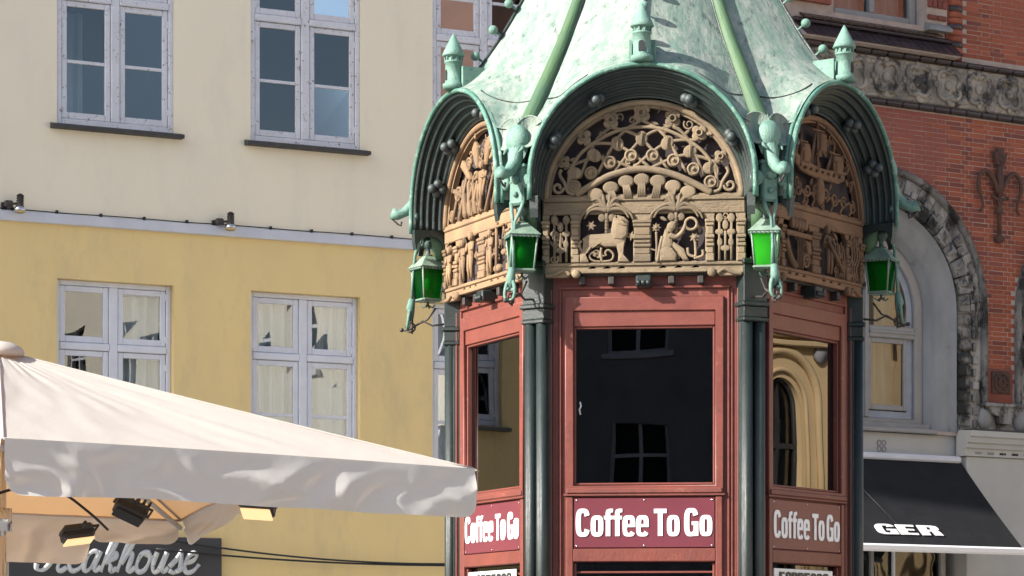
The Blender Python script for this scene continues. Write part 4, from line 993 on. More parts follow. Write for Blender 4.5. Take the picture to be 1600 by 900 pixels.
    vine(s, P((385, 520), (365, 540), (375, 590), (395, 610)), .008, .015); s.ball((L(735, 342)[0], O(BY+.048), L(735, 342)[1]), .006, 6, 4)
    s.build('lion', M['wood_pale'] if 'wood_pale' in M else w, par)
    s = MB(); puff(s, star(*L(465, 385), .032, 6, .5), .014); s.build('star_flower', w, par); s = MB(); puff(s, star(*L(820, 480), .030, 6, .5, .3), .014); s.build('star_flower', w, par)
    s = MB(); vine(s, P((560, 700), (550, 640), (555, 580)), .008, .006); vine(s, [L(*q) for q in ((555, 700), (640, 690), (660, 640), (620, 600), (590, 620), (600, 650))], .007, .006); vine(s, [L(*q) for q in ((550, 700), (480, 690), (450, 650), (480, 620), (510, 640))], .007, .006); puff(s, star(*L(555, 650), .024, 5, .5), .012); s.build('scroll', w, par)
    # kneeling woman holding up a wreath
    L2 = lambda zx, zy: ((zx-330)/956*170/267.6+Xz(558), Zz(530)-(zy-125)/5.62/267.6)
    P = lambda *pp: [L2(a, b_) for a, b_ in pp]
    s = MB(); puff(s, P((240, 420), (255, 370), (290, 345), (330, 355), (325, 410), (290, 450), (250, 450)), .045)
    puff(s, P((200, 520), (235, 410), (265, 440), (300, 500), (300, 560), (270, 600), (190, 600)), .034)
    puff(s, P((180, 700), (175, 590), (230, 560), (300, 580), (340, 640), (330, 695)), .036)
    puff(s, P((260, 530), (300, 520), (400, 590), (440, 690), (395, 695), (340, 620)), .028)
    vine(s, P((270, 470), (330, 490), (385, 440), (410, 380)), (.018, .010), .024, 4); vine(s, P((210, 480), (190, 560), (175, 650), (165, 700)), .010, .016)
    s.build('kneeling_woman', w, par)
    s = MB(); c_ = L2(460, 375); s.tube([(c_[0]+.034*math.cos(2*PI*i/18), O(BY+.022), c_[1]+.034*math.sin(2*PI*i/18)) for i in range(18)], .009, 6, closed=True); s.build('wreath', w, par)
    s = MB(); puff(s, star(*L2(155, 400), .030, 8, .6), .016); puff(s, ell(*L2(155, 400), .011, .011, 8), .024); vine(s, P((155, 440), (160, 560), (155, 690)), .008, .004); vine(s, P((160, 600), (120, 590), (110, 580)), .006, .004); s.build('star_flower', w, par)
    s = MB(); puff(s, star(*L2(490, 490), .034, 7, .55, .2), .016); puff(s, ell(*L2(490, 490), .012, .012, 8), .026); vine(s, P((495, 530), (500, 620), (495, 680)), .009, .006); vine(s, P((500, 660), (440, 640), (430, 580)), .009, .006); vine(s, P((500, 670), (560, 650), (560, 600)), .009, .006); s.build('star_flower', w, par)
    for c0 in (Xz(127), Xz(740)):
        s = MB()
        for dx in (-.035, 0, .035): s.tube([(c0+dx, O(BY+.004), 3.95), (c0+dx, O(BY+.004), 4.12 if dx == 0 else 4.18)], .008, 6)
        for dx, z_ in ((-.034, 4.195), (.034, 4.195)):
            puff(s, ell(c0+dx, z_, .022, .028, 10), .018)
        for dx, z_, a_, b_ in ((0, 4.155, .018, .03), (-.034, 4.115, .026, .018), (.034, 4.115, .026, .018), (-.032, 4.055, .016, .026), (.032, 4.055, .016, .026), (0, 4.02, .03, .018)):
            puff(s, ell(c0+dx, z_, a_, b_, 10), .016)
        s.build('flower_stand', w, par)
def figure(s, cx, z0, h, lean=0, arms=1):
    """small carved person seen from the front"""
    X = lambda t: cx+lean*t
    puff(s, ell(X(h*.9), z0+h*.9, h*.075, h*.095, 10), .040)
    puff(s, [(X(.6*h)-h*.12, z0+h*.79), (X(.6*h)+h*.12, z0+h*.79), (X(.5*h)+h*.09, z0+h*.5), (X(.4*h)-h*.09, z0+h*.5)], .032)
    for sx in (-1, 1):
        s.tube([(X(h*.48)+sx*h*.05, O(BY+.016), z0+h*.52), (X(h*.25)+sx*h*.07, O(BY+.02), z0+h*.27), (cx+sx*h*.06, O(BY+.014), z0+.01)], [h*.06, h*.045, h*.03], 6)
        s.tube([(X(h*.76)+sx*h*.12, O(BY+.016), z0+h*.76), (X(h*.6)+sx*h*.19*arms, O(BY+.022), z0+h*.62), (X(h*.5)+sx*h*.10, O(BY+.03), z0+h*(.50+.12*arms))], [h*.045, h*.035, h*.025], 6)
def carve_right(par, w):
    frame_parts(par, w); filigree(par, w, 90, 2)
    # sailing ship over curling waves
    s = MB(); puff(s, [(-.26, 4.585), (-.31, 4.64), (-.22, 4.61), (0, 4.585), (.20, 4.575), (.36, 4.60), (.34, 4.545), (.26, 4.515), (0, 4.515), (-.18, 4.535)], .026); [s.ball((-.16+.07*i_, O(BY+.028), 4.555), .011, 6, 4) for i_ in range(7)]; s.build('ship_hull', w, par)
    for i, (x_, t) in enumerate(((-.20, 4.76), (0.0, 4.85), (.20, 4.74))):
        s = MB(); s.tube([(x_, O(BY+.015), 4.56), (x_, O(BY+.015), t)], .009, 6); s.ball((x_, O(BY+.02), 4.66), .022, 8, 5); s.tube([(x_-.07, O(BY+.02), t-.05), (x_+.07, O(BY+.02), t-.05)], .006, 5); s.build('mast', w, par)
        s = MB(); puff(s, [(x_+.012, t-.06), (x_+.085, t-.055), (x_+.10, t-.12), (x_+.085, t-.18), (x_+.012, t-.17)], .05); s.build('sail', w, par)
        for q in range(4):
            s = MB(); s.tube([(x_, O(BY+.01), t-.03), (x_-.10+q*.012, O(BY+.012), 4.57)], .0035, 4); s.build('rigging', w, par)
    for i in range(9):
        s = MB(); x_ = -.44+i*.11; z_ = 4.50-.10*abs(x_) + (.10 if x_ < -.25 else 0); vine(s, spiral(x_, z_-.06, .040, 1.3, i, 1 if i % 2 else -1), .008, .006, 2); s.build('wave', w, par)
    for i in range(8):
        s = MB(); x_ = -.40+i*.115; vine(s, [(x_, 4.34), (x_+.03, 4.385), (x_+.0, 4.42), (x_-.04, 4.40)], .009, .004); s.build('wave', w, par)
    s = MB(); puff(s, ell(.03, 4.44, .045, .085, 14), .045); s.build('shield', w, par)
    for a in (-50, -25, 25, 50):
        s = MB(); c_, q = math.sin(R_(a)), math.cos(R_(a)); vine(s, [(.40*c_, 4.30+.42*q), (.47*c_+.02, 4.30+.47*q), (.52*c_, 4.30+.52*q)], .010, .004); s.build('cloud', w, par)
    # lower row: barrel and strings, man with a staff, ferns
    s = MB()
    for q in range(5): puff(s, ell(-.29+q*.038, 4.215, .022, .035, 10), .03)
    s.box(-.37, -.07, O(BY+.022), O(BY), 4.135, 4.165, .004); s.build('row_of_jars', w, par)
    for q in range(4):
        s = MB(); s.tube([(-.23+q*.022, O(BY+.012), 4.14), (-.235+q*.022, O(BY+.012), 3.95)], .005, 5); s.build('rod', w, par)
    s = MB(); vine(s, [(-.36, 4.11), (-.33, 4.04), (-.29, 3.99), (-.25, 3.96)], .024, .004); vine(s, spiral(-.12, 4.0, .045, 1.4), .010, .006, 2); puff(s, [(-.15, 4.13), (-.08, 4.12), (-.07, 4.04), (-.12, 4.05)], .03); s.build('fish', w, par)
    s = MB(); figure(s, .15, 3.95, .30, -.1, 1.2); s.tube([(.08, O(BY+.04), 4.16), (.30, O(BY+.03), 3.98)], .012, 6); s.build('carved_man', w, par)
    for i in range(5):
        s = MB(); x_ = .24+.026*i; vine(s, spiral(x_, 3.99+.05*(i % 3), .022, 1.2, i), .006, .006, 2); vine(s, [(x_, 3.95), (x_+.01, 4.05), (x_-.01, 4.15+.02*(i % 2))], .006, .004); s.build('fern', w, par)
    for i in range(4):
        s = MB(); x_ = .43+.03*i; vine(s, [(x_, 3.95), (x_-.02, 4.03), (x_+.02, 4.10), (x_, 4.18), (x_+.01, 4.23)], .008, .004); s.build('flame_leaf', w, par)
    for i in range(4):
        s = MB(); x_ = -.545+.032*i; vine(s, [(x_, 3.95), (x_+.02, 4.05), (x_-.01, 4.14), (x_+.01, 4.23)], .008, .004); s.build('flame_leaf', w, par)
def carve_left(par, w):
    frame_parts(par, w); filigree(par, w, 90, 3)
    # bundles of tools, wheels, a figure and radiating beams
    random.seed(12)
    s = MB(); figure(s, .28, 4.42, .36, -.12, 1.4); s.build('carved_man', w, par)
    s = MB(); figure(s, -.02, 4.36, .30, .10, 1.2); s.build('carved_woman', w, par)
    for i in range(9):
        x_ = -.44+i*.10; s = MB(); s.tube([(x_, O(BY+.008), 4.34), (x_+.10+.02*(i % 3), O(BY+.016), 4.34+min(.24, .52-abs(x_+.1)))], [.016, .008], 5); s.build('beam_end', w, par)
    for i in range(6):
        a = -60+i*24; c_, q = math.sin(R_(a)), math.cos(R_(a)); s = MB(); puff(s, [(.30*c_-.02, 4.30+.33*q), (.30*c_+.02, 4.30+.33*q), (.47*c_+.045, 4.30+.46*q), (.50*c_, 4.30+.50*q), (.47*c_-.045, 4.30+.46*q)], .03); s.build('feather', w, par)
    for x_, z_, r in ((-.36, 4.50, .05), (-.20, 4.66, .045), (.12, 4.74, .045), (.44, 4.42, .05), (-.46, 4.38, .035)):
        s = MB(); vine(s, spiral(x_, z_, r, 1.5), .010, .008, 2); puff(s, ell(x_, z_, r*.35, r*.35, 8), .02); s.build('wheel', w, par)
    for i in range(4):
        s = MB(); x_ = -.28+i*.075; puff(s, [(x_, 4.35), (x_+.05, 4.35), (x_+.02, 4.58-.02*i), (x_-.01, 4.58-.02*i)], .03); s.build('sheaf', w, par)
    for cx, h in ((-.28, .27), (-.16, .30), (.13, .28)):
        s = MB(); figure(s, cx, 3.95, h, 0, .9); s.build('carved_figure', w, par)
    s = MB(); s.tube([(.23, O(BY+.016), 3.95), (.23, O(BY+.016), 4.25)], .010, 6); s.tube([(.12, O(BY+.02), 4.22), (.34, O(BY+.02), 4.22)], .008, 6)
    for x_ in (.13, .33):
        for q in (-1, 1): s.tube([(x_, O(BY+.016), 4.22), (x_+q*.03, O(BY+.016), 4.08)], .004, 4)
        puff(s, ell(x_, 4.06, .038, .02, 10), .03)
    puff(s, ell(.23, 3.975, .05, .025, 10), .03); s.build('scales', w, par)
    for x_ in (-.49, .475):
        s = MB(); figure(s, x_, 3.95, .25, 0, .7); s.build('carved_figure', w, par)
bk = MB(); P_ = [(.58, 3.88)]+arc(0, 4.30, .58, 0, 180, 30)+[(-.58, 3.88)]; bk.prism(P_, O(BY-.055), O(BY-.10)); back = bk.mesh('backing_board', M['backing'])
def carved(k, fn, niches, wood, label):
    p = face(board(niches, wood), 'carved_board', k, label); inst(back, 'backing_board', p); fn(p, wood)
    # the sub-parts sit under the board: thing > board > carving
    s = MB(); s.box(-.045, .045, O(BY+.03), O(BY-.10), 3.80, 3.868, .008)
    for q in (-1, 0, 1): s.ball((q*.028, O(BY+.034), 3.822), .017, 8, 5)
    s.build('drop_block', M['pillar'], p)
    s = MB()
    for x_ in (-.36, -.19, .16, .33): s.box(x_-.018, x_+.018, O(BY-.02), O(BY-.10), 3.822, 3.872, .005)
    s.box(-.59, .59, O(BY-.04), O(BY-.14), 3.872, 3.898, .004); s.build('bracket_strip', M['iron'], p)
    return p
b0 = carved(0, carve_front, NI, M['wood'], 'front carved board with lion, palms and kneeling woman')
NR = [(-.55, -.44, 3.945, 4.262), (-.385, -.06, 3.95, 4.285), (.044, .385, 3.95, 4.285), (.42, .545, 3.945, 4.262)]
b1 = carved(1, carve_right, NR, M['wood_painted_shade'], 'carved board with sailing ship on the right side, shade painted into its brown wood')
b2 = carved(-1, carve_left, NI, M['wood_painted_sun'], 'carved board with figures on the left side, sunlight painted into its orange wood')
for k in (2, 3, 4):
    c_ = copy_tree(b0, K); c_.rotation_euler.z = k*SIX; c_['label'] = 'carved board on the far side of the kiosk'

# ---- arched copper hoods
def hpath(r, out, zc, leg, n=36):
    return [(r, O(out), leg), (r, O(out), lerp(leg, zc, .5))]+[(x_, O(out), z_) for x_, z_ in arc(0, zc, r, 0, 180, n)]+[(-r, O(out), lerp(leg, zc, .5)), (-r, O(out), leg)]
RIM = A+.272; LEG = 4.31
def sweep(s, profs, sm=True):
    n = len(profs[0]); s.add([p for r in profs for p in r], [(j*n+i, j*n+i+1, (j+1)*n+i+1, (j+1)*n+i) for j in range(len(profs)-1) for i in range(n-1)], sm)
h = MB(); profs = []
for i in range(41):
    t = i/40; w_ = .010*math.cos(t*5*2*PI)
    profs.append(hpath(lerp(.588, .638, t)+w_, lerp(A+.085, RIM, t), lerp(4.315, 4.405, t), LEG))
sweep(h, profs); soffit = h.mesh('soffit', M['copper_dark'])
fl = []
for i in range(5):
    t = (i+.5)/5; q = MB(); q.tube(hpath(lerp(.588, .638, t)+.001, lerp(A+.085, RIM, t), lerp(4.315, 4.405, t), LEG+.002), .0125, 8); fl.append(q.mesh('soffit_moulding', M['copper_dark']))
q = MB(); q.tube(hpath(.594, A+.088, 4.315, LEG), .013, 8); inner_rim = q.mesh('inner_rim', M['copper_ball'])
q = MB(); q.tube(hpath(.648, RIM+.004, 4.405, LEG-.02), .014, 8); q.tube(hpath(.654, RIM-.03, 4.405, LEG-.02), .014, 8); rim = q.mesh('rim', M['rim'])
q = MB(); sweep(q, [hpath(.652, RIM, 4.405, LEG), hpath(.648, A+.17, 4.40, LEG), hpath(.625, A+.03, 4.36, LEG)]); skin = q.mesh('hood_skin', M['copper'])
legb = []
for sx in (-1, 1):
    q = MB(); x0, x1 = sorted((sx*.600, sx*.648))
    q.sprism([(O(RIM), LEG), (O(RIM-.002), 4.235), (O(RIM-.012), 4.185)] + [(O(1.245+.092*math.cos(R_(a))), 4.19+.085*math.sin(R_(a))) for a in range(0, 181, 15)] + [(O(A+.05), 4.10), (O(A+.05), LEG)], x0, x1)
    legb.append(q.mesh('hood_bracket', M['copper_dark']))
def fruits(s, a, t):
    r = lerp(.588, .638, t)-.01; out = lerp(A+.085, RIM, t); zc = lerp(4.315, 4.405, t)
    c = Vector((r*math.cos(R_(a)), O(out), zc+r*math.sin(R_(a)))); n = Vector((-math.cos(R_(a)), 0, -math.sin(R_(a)))); tt = Vector((-n.z, 0, n.x))
    for d in (tt*.03, -tt*.028, Vector((0, -.035, 0)), Vector((0, .03, 0))+n*.01): s.ball(c+n*.028+d, .029, 10, 7)
    s.tube([c+Vector((0, .05, 0)), c+n*.02+Vector((0, .11, 0))], .009, 6)
# crests, turret, roof
RC = [(4.4, 1.36), (5.05, 1.33), (5.09, 1.27), (5.2, 1.175), (5.4, 1.035), (5.62, .90), (6.0, .70), (6.5, .47), (7.0, .30), (7.6, .15), (8.2, .05)]
RV = [(4.4, 1.40), (4.77, 1.32), (4.95, 1.20), (5.1, 1.10), (5.3, .97), (5.56, .82), (6.0, .62), (6.5, .41), (7.0, .26), (7.6, .13), (8.2, .045)]
def roof_r(phi, z):
    rc, rv = table(RC, z), table(RV, z); p = abs(phi)
    Cx, Cy = 0, rc; Vx, Vy = rv*math.sin(R_(30)), rv*math.cos(R_(30))
    dx, dy = math.sin(p), math.cos(p)      # ray (dx,dy)*t meets the segment C-V
    den = dx*(Vy-Cy)-dy*(Vx-Cx)
    t = (Cx*(Vy-Cy)-Cy*(Vx-Cx))/den
    return t*(1+.022*math.sin(PI*p/R_(30)))
def rim_at(phi):
    Rr = .664; out = RIM-.012; x_ = math.tan(abs(phi))*out
    if x_ < Rr*.86: return math.hypot(x_, out), 4.405+math.sqrt(Rr*Rr-x_*x_)
    x0 = Rr*.86; z0 = 4.405+math.sqrt(Rr*Rr-x0*x0); f_ = min(1, (x_-x0)/(.78-x0))
    return lerp(math.hypot(x0, out), 1.36, f_), lerp(z0, 4.70, f_)
gores = []
for sgn in (-1, 1):
    q = MB()
    def fn(a, b_, sgn=sgn):
        phi = R_(30)*a*sgn; rb, zb_ = rim_at(phi); z_ = lerp(zb_, 8.2, b_**1.7)
        r = roof_r(phi, z_)+(rb-roof_r(phi, zb_))*math.exp(-(z_-zb_)/.10)
        r += .006*noise.noise(Vector((phi*9+sgn, z_*5, .3)))
        return (r*math.sin(phi), -r*math.cos(phi), z_)
    q.grid(fn, 18, 60); gores.append(q.mesh('roof_gore', M['copper']))
q = MB(); zz = [5.06+i*.09 for i in range(34)]
q.tube([(0, O(table(RC, z_)+.008), z_) for z_ in zz], .011, 6); crest = q.mesh('ridge_crest', M['copper_dark'])
balls = []
for z_ in (5.25, 5.42, 5.59, 5.78, 5.98, 6.2, 6.45):
    q = MB(); r = table(RC, z_); q.tube([(0, O(r), z_-.01), (0, O(r+.045), z_+.02)], .008, 6); q.ball((0, O(r+.065), z_+.032), .029, 14, 9, (1, 1, .95)); balls.append(q.mesh('crest_ball', M['copper_pale']))
# seams across the gores
seam = []
for sgn in (-1, 1):
    q = MB(); pts = []
    for i in range(15):
        phi = R_(30)*(.45+.55*i/14)*sgn; z_ = 4.93-.05*math.sin(i/14*PI)+.08*(1-i/14); rb, zb_ = rim_at(phi); z_ = max(z_, zb_+.02)
        r = roof_r(phi, z_)+(rb-roof_r(phi, zb_))*math.exp(-(z_-zb_)/.10)+.002; pts.append((r*math.sin(phi), -r*math.cos(phi), z_))
    q.tube(pts, .0045, 5); seam.append(q.mesh('roof_seam', M['copper_dark']))
TO = RIM-.005
tw = MB(); tw.lathe([(.050, 5.065), (.062, 5.07), (.066, 5.085), (.066, 5.10), (.052, 5.105), (.050, 5.225), (.056, 5.228), (.056, 5.238), (.046, 5.24), (.046, 5.262), (.058, 5.264), (.066, 5.268), (.07, 5.272), (.058, 5.30), (.035, 5.345), (.004, 5.405)], (0, O(TO), 0), 20)
tower = tw.mesh('turret', M['copper_pale'])
tb = MB(); tb.sprism([(O(TO-.03), 5.08), (O(TO-.03), 5.20), (O(TO-.17), 5.20), (O(TO-.17), 5.05)], .015, .075); tb.sprism([(O(TO-.03), 5.08), (O(TO-.03), 5.20), (O(TO-.17), 5.20), (O(TO-.17), 5.05)], -.075, -.06); tbox = tb.mesh('turret_buttress', M['copper_pale'])
to = MB(); to.prism([(.018, 5.12)]+arc(0, 5.165, .018, 0, 180, 8)+[(-.018, 5.12)], O(TO+.0535), O(TO+.04)); topen = to.mesh('turret_opening', M['dark'])
cr = MB()
for i in range(10):
    a = 2*PI*i/10; cr.box(.049*math.cos(a)-.006, .049*math.cos(a)+.006, O(TO)+.049*math.sin(a)-.006, O(TO)+.049*math.sin(a)+.006, 5.24, 5.262)
cren = cr.mesh('turret_slots', M['copper_pale'])
for k in FACES:
    hd = face(skin, 'arched_hood', k); inst(soffit, 'soffit', hd); inst(rim, 'rim', hd); inst(inner_rim, 'inner_rim', hd); [inst(q, 'hood_bracket', hd) for q in legb]
    for m_ in fl: inst(m_, 'soffit_moulding', hd)
    for a, t in ((28, .55), (62, .45), (118, .5), (152, .55)) if k != -1 else ((30, .5), (68, .5), (128, .3), (158, .35)):
        s = MB(); fruits(s, a, t); s.build('fruit_cluster', M['copper_ball'], hd)
    rf = face(gores[0], 'roof_gore', k); rg = face(gores[1], 'roof_gore', k)
    cs_ = face(crest, 'ridge_crest', k)
    for b_ in balls: inst(b_, 'crest_ball', cs_)
    inst(seam[0], 'roof_seam', rf); inst(seam[1], 'roof_seam', rg)
    t_ = face(tower, 'turret', k); inst(tbox, 'turret_buttress', t_); inst(topen, 'turret_opening', t_); inst(cren, 'turret_slots', t_)
s = MB(); s.lathe([(.09, 8.1), (.11, 8.15), (.06, 8.2), (.12, 8.32), (.12, 8.4), (.04, 8.5), (.015, 8.9)], seg=14); s.build('roof_finial', M['copper_pale'], K)
q = MB(); zs = [4.66, 4.72, 4.78, 4.86, 4.95, 5.05, 5.15, 5.3, 5.45, 5.6, 5.8, 6.0, 6.25, 6.5, 6.75, 7.0, 7.3, 7.6, 7.9, 8.2]
q.tube([(0, O(table(RV, z_)+.012+(.03 if z_ < 4.75 else 0)), z_) for z_ in zs], [.060-.0026*i for i in range(20)], 12); roll = q.mesh('valley_roll', M['copper_green'])
q = MB()
for sx in (-1, 1): q.tube([(sx*(.057-.0024*i), O(table(RV, z_)+.008), z_) for i, z_ in enumerate(zs)], .010, 5)
rolledge = q.mesh('roll_seam', M['copper_dark'])
# corner ornament: animal head with big ears above a scrolled bracket
def ornament():
    P = []
    def part(nm, s, m='copper_pale'): P.append((nm, s.mesh(nm, M[m])))
    s = MB(); s.ball((0, O(1.455), 4.645), .078, 14, 9, (.95, .7, 1.2)); s.tube([(0, O(1.42), 4.66), (0, O(1.46), 4.58), (0, O(1.49), 4.50), (0, O(1.545), 4.45), (0, O(1.60), 4.425), (0, O(1.635), 4.44)], [.055, .05, .040, .032, .030, .040], 10); part('head', s)
    s = MB(); s.add([(0, O(1.43), 4.78), (.02, O(1.45), 4.66), (-.02, O(1.45), 4.66), (0, O(1.50), 4.68), (0, O(1.45), 4.55)], [(0, 1, 3), (0, 3, 2), (0, 2, 1), (4, 3, 1), (4, 2, 3), (4, 1, 2)]); part('spike_leaf', s)
    s = MB(); s.tube([(0, O(1.50+.14*q), 4.50-.10*q+.015*math.sin(q*9)) for q in [i_/10 for i_ in range(11)]]+[(0, O(1.60), 4.37), (0, O(1.58), 4.36), (0, O(1.575), 4.385)], .007, 6); part('iron_curl', s, 'iron')
    for sx in (-1, 1):
        s = MB(); s.M = Matrix.Translation((sx*.076, O(1.45), 4.70)) @ Matrix.Rotation(sx*R_(14), 4, 'Z') @ Matrix.Rotation(R_(-14), 4, 'X')
        for back_ in (0, .006):
            s.grid(lambda a, b_: (.084*b_*math.cos(2*PI*a)*(1+.06*math.cos(4*PI*a)), .030*(1-b_**2.4)*1.0+back_, .084*b_*math.sin(2*PI*a)*1.05-.018*b_*max(0, -math.sin(2*PI*a))**3), 24, 6)
        s.tube([(.084*math.cos(2*PI*a/24)*(1+.06*math.cos(4*PI*a/24)), .003, .084*math.sin(2*PI*a/24)*1.05-.018*max(0, -math.sin(2*PI*a/24))**3) for a in range(24)], .005, 5, closed=True)
        part('ear', s, 'copper')
        s = MB(); s.add([(sx*.03, O(1.47), 4.66), (sx*.085, O(1.44), 4.63), (sx*.055, O(1.47), 4.53), (sx*.04, O(1.40), 4.60)], [(0, 1, 2), (0, 2, 3), (1, 3, 2), (0, 3, 1)]); part('cheek', s)
        s = MB(); s.tube([(sx*.045, O(1.45), 4.62), (sx*.06, O(1.49), 4.585), (sx*.05, O(1.52), 4.56)], [.014, .011, .004], 7); part('tusk', s)
        s = MB(); s.tube([(sx*.03, O(1.46), 4.40), (sx*.06, O(1.465), 4.40)], .012, 6); s.lathe([(.005, O(1.485)), (.03, O(1.482)), (.043, O(1.475)), (.045, O(1.465)), (.02, O(1.455))], (sx*.088, 0, 4.40), 16, 'y'); part('disc', s)
    s = MB(); s.box(-.052, .052, O(1.47), O(1.425), 4.27, 4.50, .012); s.lathe([(.005, O(1.50)), (.018, O(1.495)), (.028, O(1.48)), (.03, O(1.465))], (0, 0, 4.42), 12, 'y'); s.lathe([(.004, O(1.49)), (.014, O(1.485)), (.02, O(1.465))], (0, 0, 4.33), 10, 'y'); s.box(-.062, .062, O(1.475), O(1.42), 4.485, 4.505, .005); part('shield_plate', s)
    s = MB(); s.tube([(0, O(1.40), 4.50), (0, O(1.36), 4.36), (0, O(1.34), 4.22), (0, O(1.32), 4.14)], [.05, .045, .05, .04], 10); part('bracket', s, 'copper_green')
    for sx in (-1, 1):
        s = MB(); s.tube([(sx*.045, O(1.455), 4.29), (sx*.03, O(1.47), 4.23), (sx*.008, O(1.49), 4.17), (sx*.006, O(1.505), 4.02), (sx*.012, O(1.51), 3.90)], [.012, .012, .009, .009, .010], 7); part('stay', s)
    s = MB(); s.M = Matrix.Translation((0, O(1.51), 3.80))
    s.tube([(0, 0, .10), (0, -.01, .04), (0, .0, -.02)], [.02, .028, .012], 8)
    for sx in (-1, 1): s.tube([(sx*(.01+.025*math.sin(t*.55)), -.01-.004*t, .0-.012*t+.03*math.cos(t*.7)) for t in range(7)], [.012, .012, .011, .010, .009, .008, .006], 6)
    s.ball((.02, -.015, -.03), .014, 8, 6); s.ball((-.022, -.01, -.02), .013, 8, 6); part('leaf_curl', s)
    s = MB(); s.M = Matrix.Translation((0, 0, 3.74))
    s.tube([(0, O(1.30), .0), (0, O(1.38), -.01), (0, O(1.44), .02), (0, O(1.52), -.03), (0, O(1.56), -.04)], .007, 6); s.tube([(0, O(1.36), .10), (0, O(1.41), .03), (0, O(1.47), .0)], .006, 6); s.tube([(0, O(1.52+.03*math.cos(t*.6)), -.02+.03*math.sin(t*.6)) for t in range(10)], .006, 6); s.ball((0, O(1.575), -.035), .014, 8, 6); s.tube([(0, O(1.505), .1), (0, O(1.51), -.06)], .006, 6); part('iron_scroll', s, 'iron')
    return P
OR = ornament()
for k in range(6):
    a = (k+.5)*SIX; r_ = inst(roll, 'valley_roll', K, None, a); inst(rolledge, 'roll_seam', r_)
    o_ = inst(OR[0][1], 'animal_head', K, None, a)
    for nm, me in OR[1:]: inst(me, nm, o_)

# ---- lanterns: one hangs at each corner
def lantern():
    T = thing('lantern', (0, 0, 0), 0, 'x', 'lantern', 'lanterns hanging at the corners of the kiosk')
    wt, wb_, zt, zb_ = .082, .062, 0, -.205     # half widths at top and bottom of the glass body
    s = MB()
    for sx in (-1, 1):
        for sy in (-1, 1): s.tube([(sx*wt, sy*wt, zt), (sx*wb_, sy*wb_, zb_)], .0065, 6)
    for w_, z_, hh in ((wt+.008, zt-.008, .014), (wb_+.006, zb_-.008, .014)): 
        for sg in (-1, 1):
            s.box(-w_, w_, sg*w_-.007, sg*w_+.007, z_, z_+hh, .003); s.box(sg*w_-.007, sg*w_+.007, -w_+.007, w_-.007, z_+.001, z_+hh-.001, .003)
    s.box(-wb_, wb_, -wb_, wb_, zb_-.012, zb_-.004); s.build('frame', M['lantern'], T)
    for rot in range(4):
        q = MB(); q.M = Matrix.Rotation(rot*PI/2, 4, 'Z'); q.grid(lambda a, b_: (lerp(-1, 1, a)*lerp(wb_, wt, b_), -lerp(wb_, wt, b_)-.001, lerp(zb_, zt, b_)), 4, 6); q.build('glass_pane', M['green_glass'], T)
    s = MB(); s.add([(-.098, -.098, .012), (.098, -.098, .012), (.098, .098, .012), (-.098, .098, .012), (-.03, -.03, .085), (.03, -.03, .085), (.03, .03, .085), (-.03, .03, .085)], [(3, 2, 1, 0), (4, 5, 6, 7), (0, 1, 5, 4), (1, 2, 6, 5), (2, 3, 7, 6), (3, 0, 4, 7)]); s.box(-.102, .102, -.102, .102, .004, .013, .003)
    rf = s.build('lantern_roof', M['lantern'], T)
    s = MB()
    for i in range(7):
        for rot in range(4): s.M = Matrix.Rotation(rot*PI/2, 4, 'Z'); s.box(-.085+i*.026, -.073+i*.026, -.099, -.092, -.012, .004, .002)
    s.build('dentils', M['lantern_dark'], rf)
    s = MB(); s.lathe([(.032, .085), (.034, .092), (.016, .098), (.016, .13), (.022, .134), (.034, .15), (.038, .17), (.030, .192), (.012, .205), (.008, .225), (.003, .24)], seg=14); s.build('finial', M['lantern_dark'], rf)
    s = MB(); s.ball((0, 0, -.10), .032, 10, 8, (1, 1, 1.4)); s.build('bulb', M['bulb'], T)
    s = MB(); s.tube([(0, 0, zb_-.01), (0, 0, zb_-.035)], .008, 6)
    for rot in range(4): s.M = Matrix.Rotation(rot*PI/2+PI/4, 4, 'Z'); s.tube([(0, 0, zb_-.03), (.03, 0, zb_-.05), (.05, 0, zb_-.035)], .005, 5)
    s.build('bottom_knob', M['lantern_dark'], T)
    s = MB(); s.tube([(0, 0, .23), (0, .01, .30)], .006, 6); s.build('hanger', M['iron'], T)
    return T
LT = lantern()
labs = {-1: ('hexagonal'), }
info = [(-1.5, 'left outer green lantern hanging beside the left carved board', 30, 4.085), (-.5, 'dark green lantern hanging in shade between the left and front boards', 12, 4.09),
        (.5, 'green lantern between the front and right boards, sunlight painted into its bright glass', -8, 4.09), (1.5, 'right outer dark lantern hanging before the stone arched window', -28, 4.095),
        (2.5, 'lantern on the far right corner behind the kiosk', 0, 4.07), (3.5, 'lantern on the far left corner behind the kiosk', 0, 4.07)]
for i, (kk, lab, rot, zz_) in enumerate(info):
    c = LT if i == 0 else copy_tree(LT)
    a = KR+kk*SIX; r = 1.41
    c.location = KC+Vector((r*math.sin(a), -r*math.cos(a), zz_)) if False else KC+Vector((math.sin(a)*r, -math.cos(a)*r, zz_))
    c.rotation_euler.z = R_(rot); c['label'] = lab; c.scale = (.93, .93, .95)
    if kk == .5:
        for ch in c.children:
            if ch.name.startswith('glass_pane'): ch.data = ch.data.copy(); ch.data.materials[0] = M['green_glass_painted_sun']  # only this lantern gets the glass with sunlight painted in

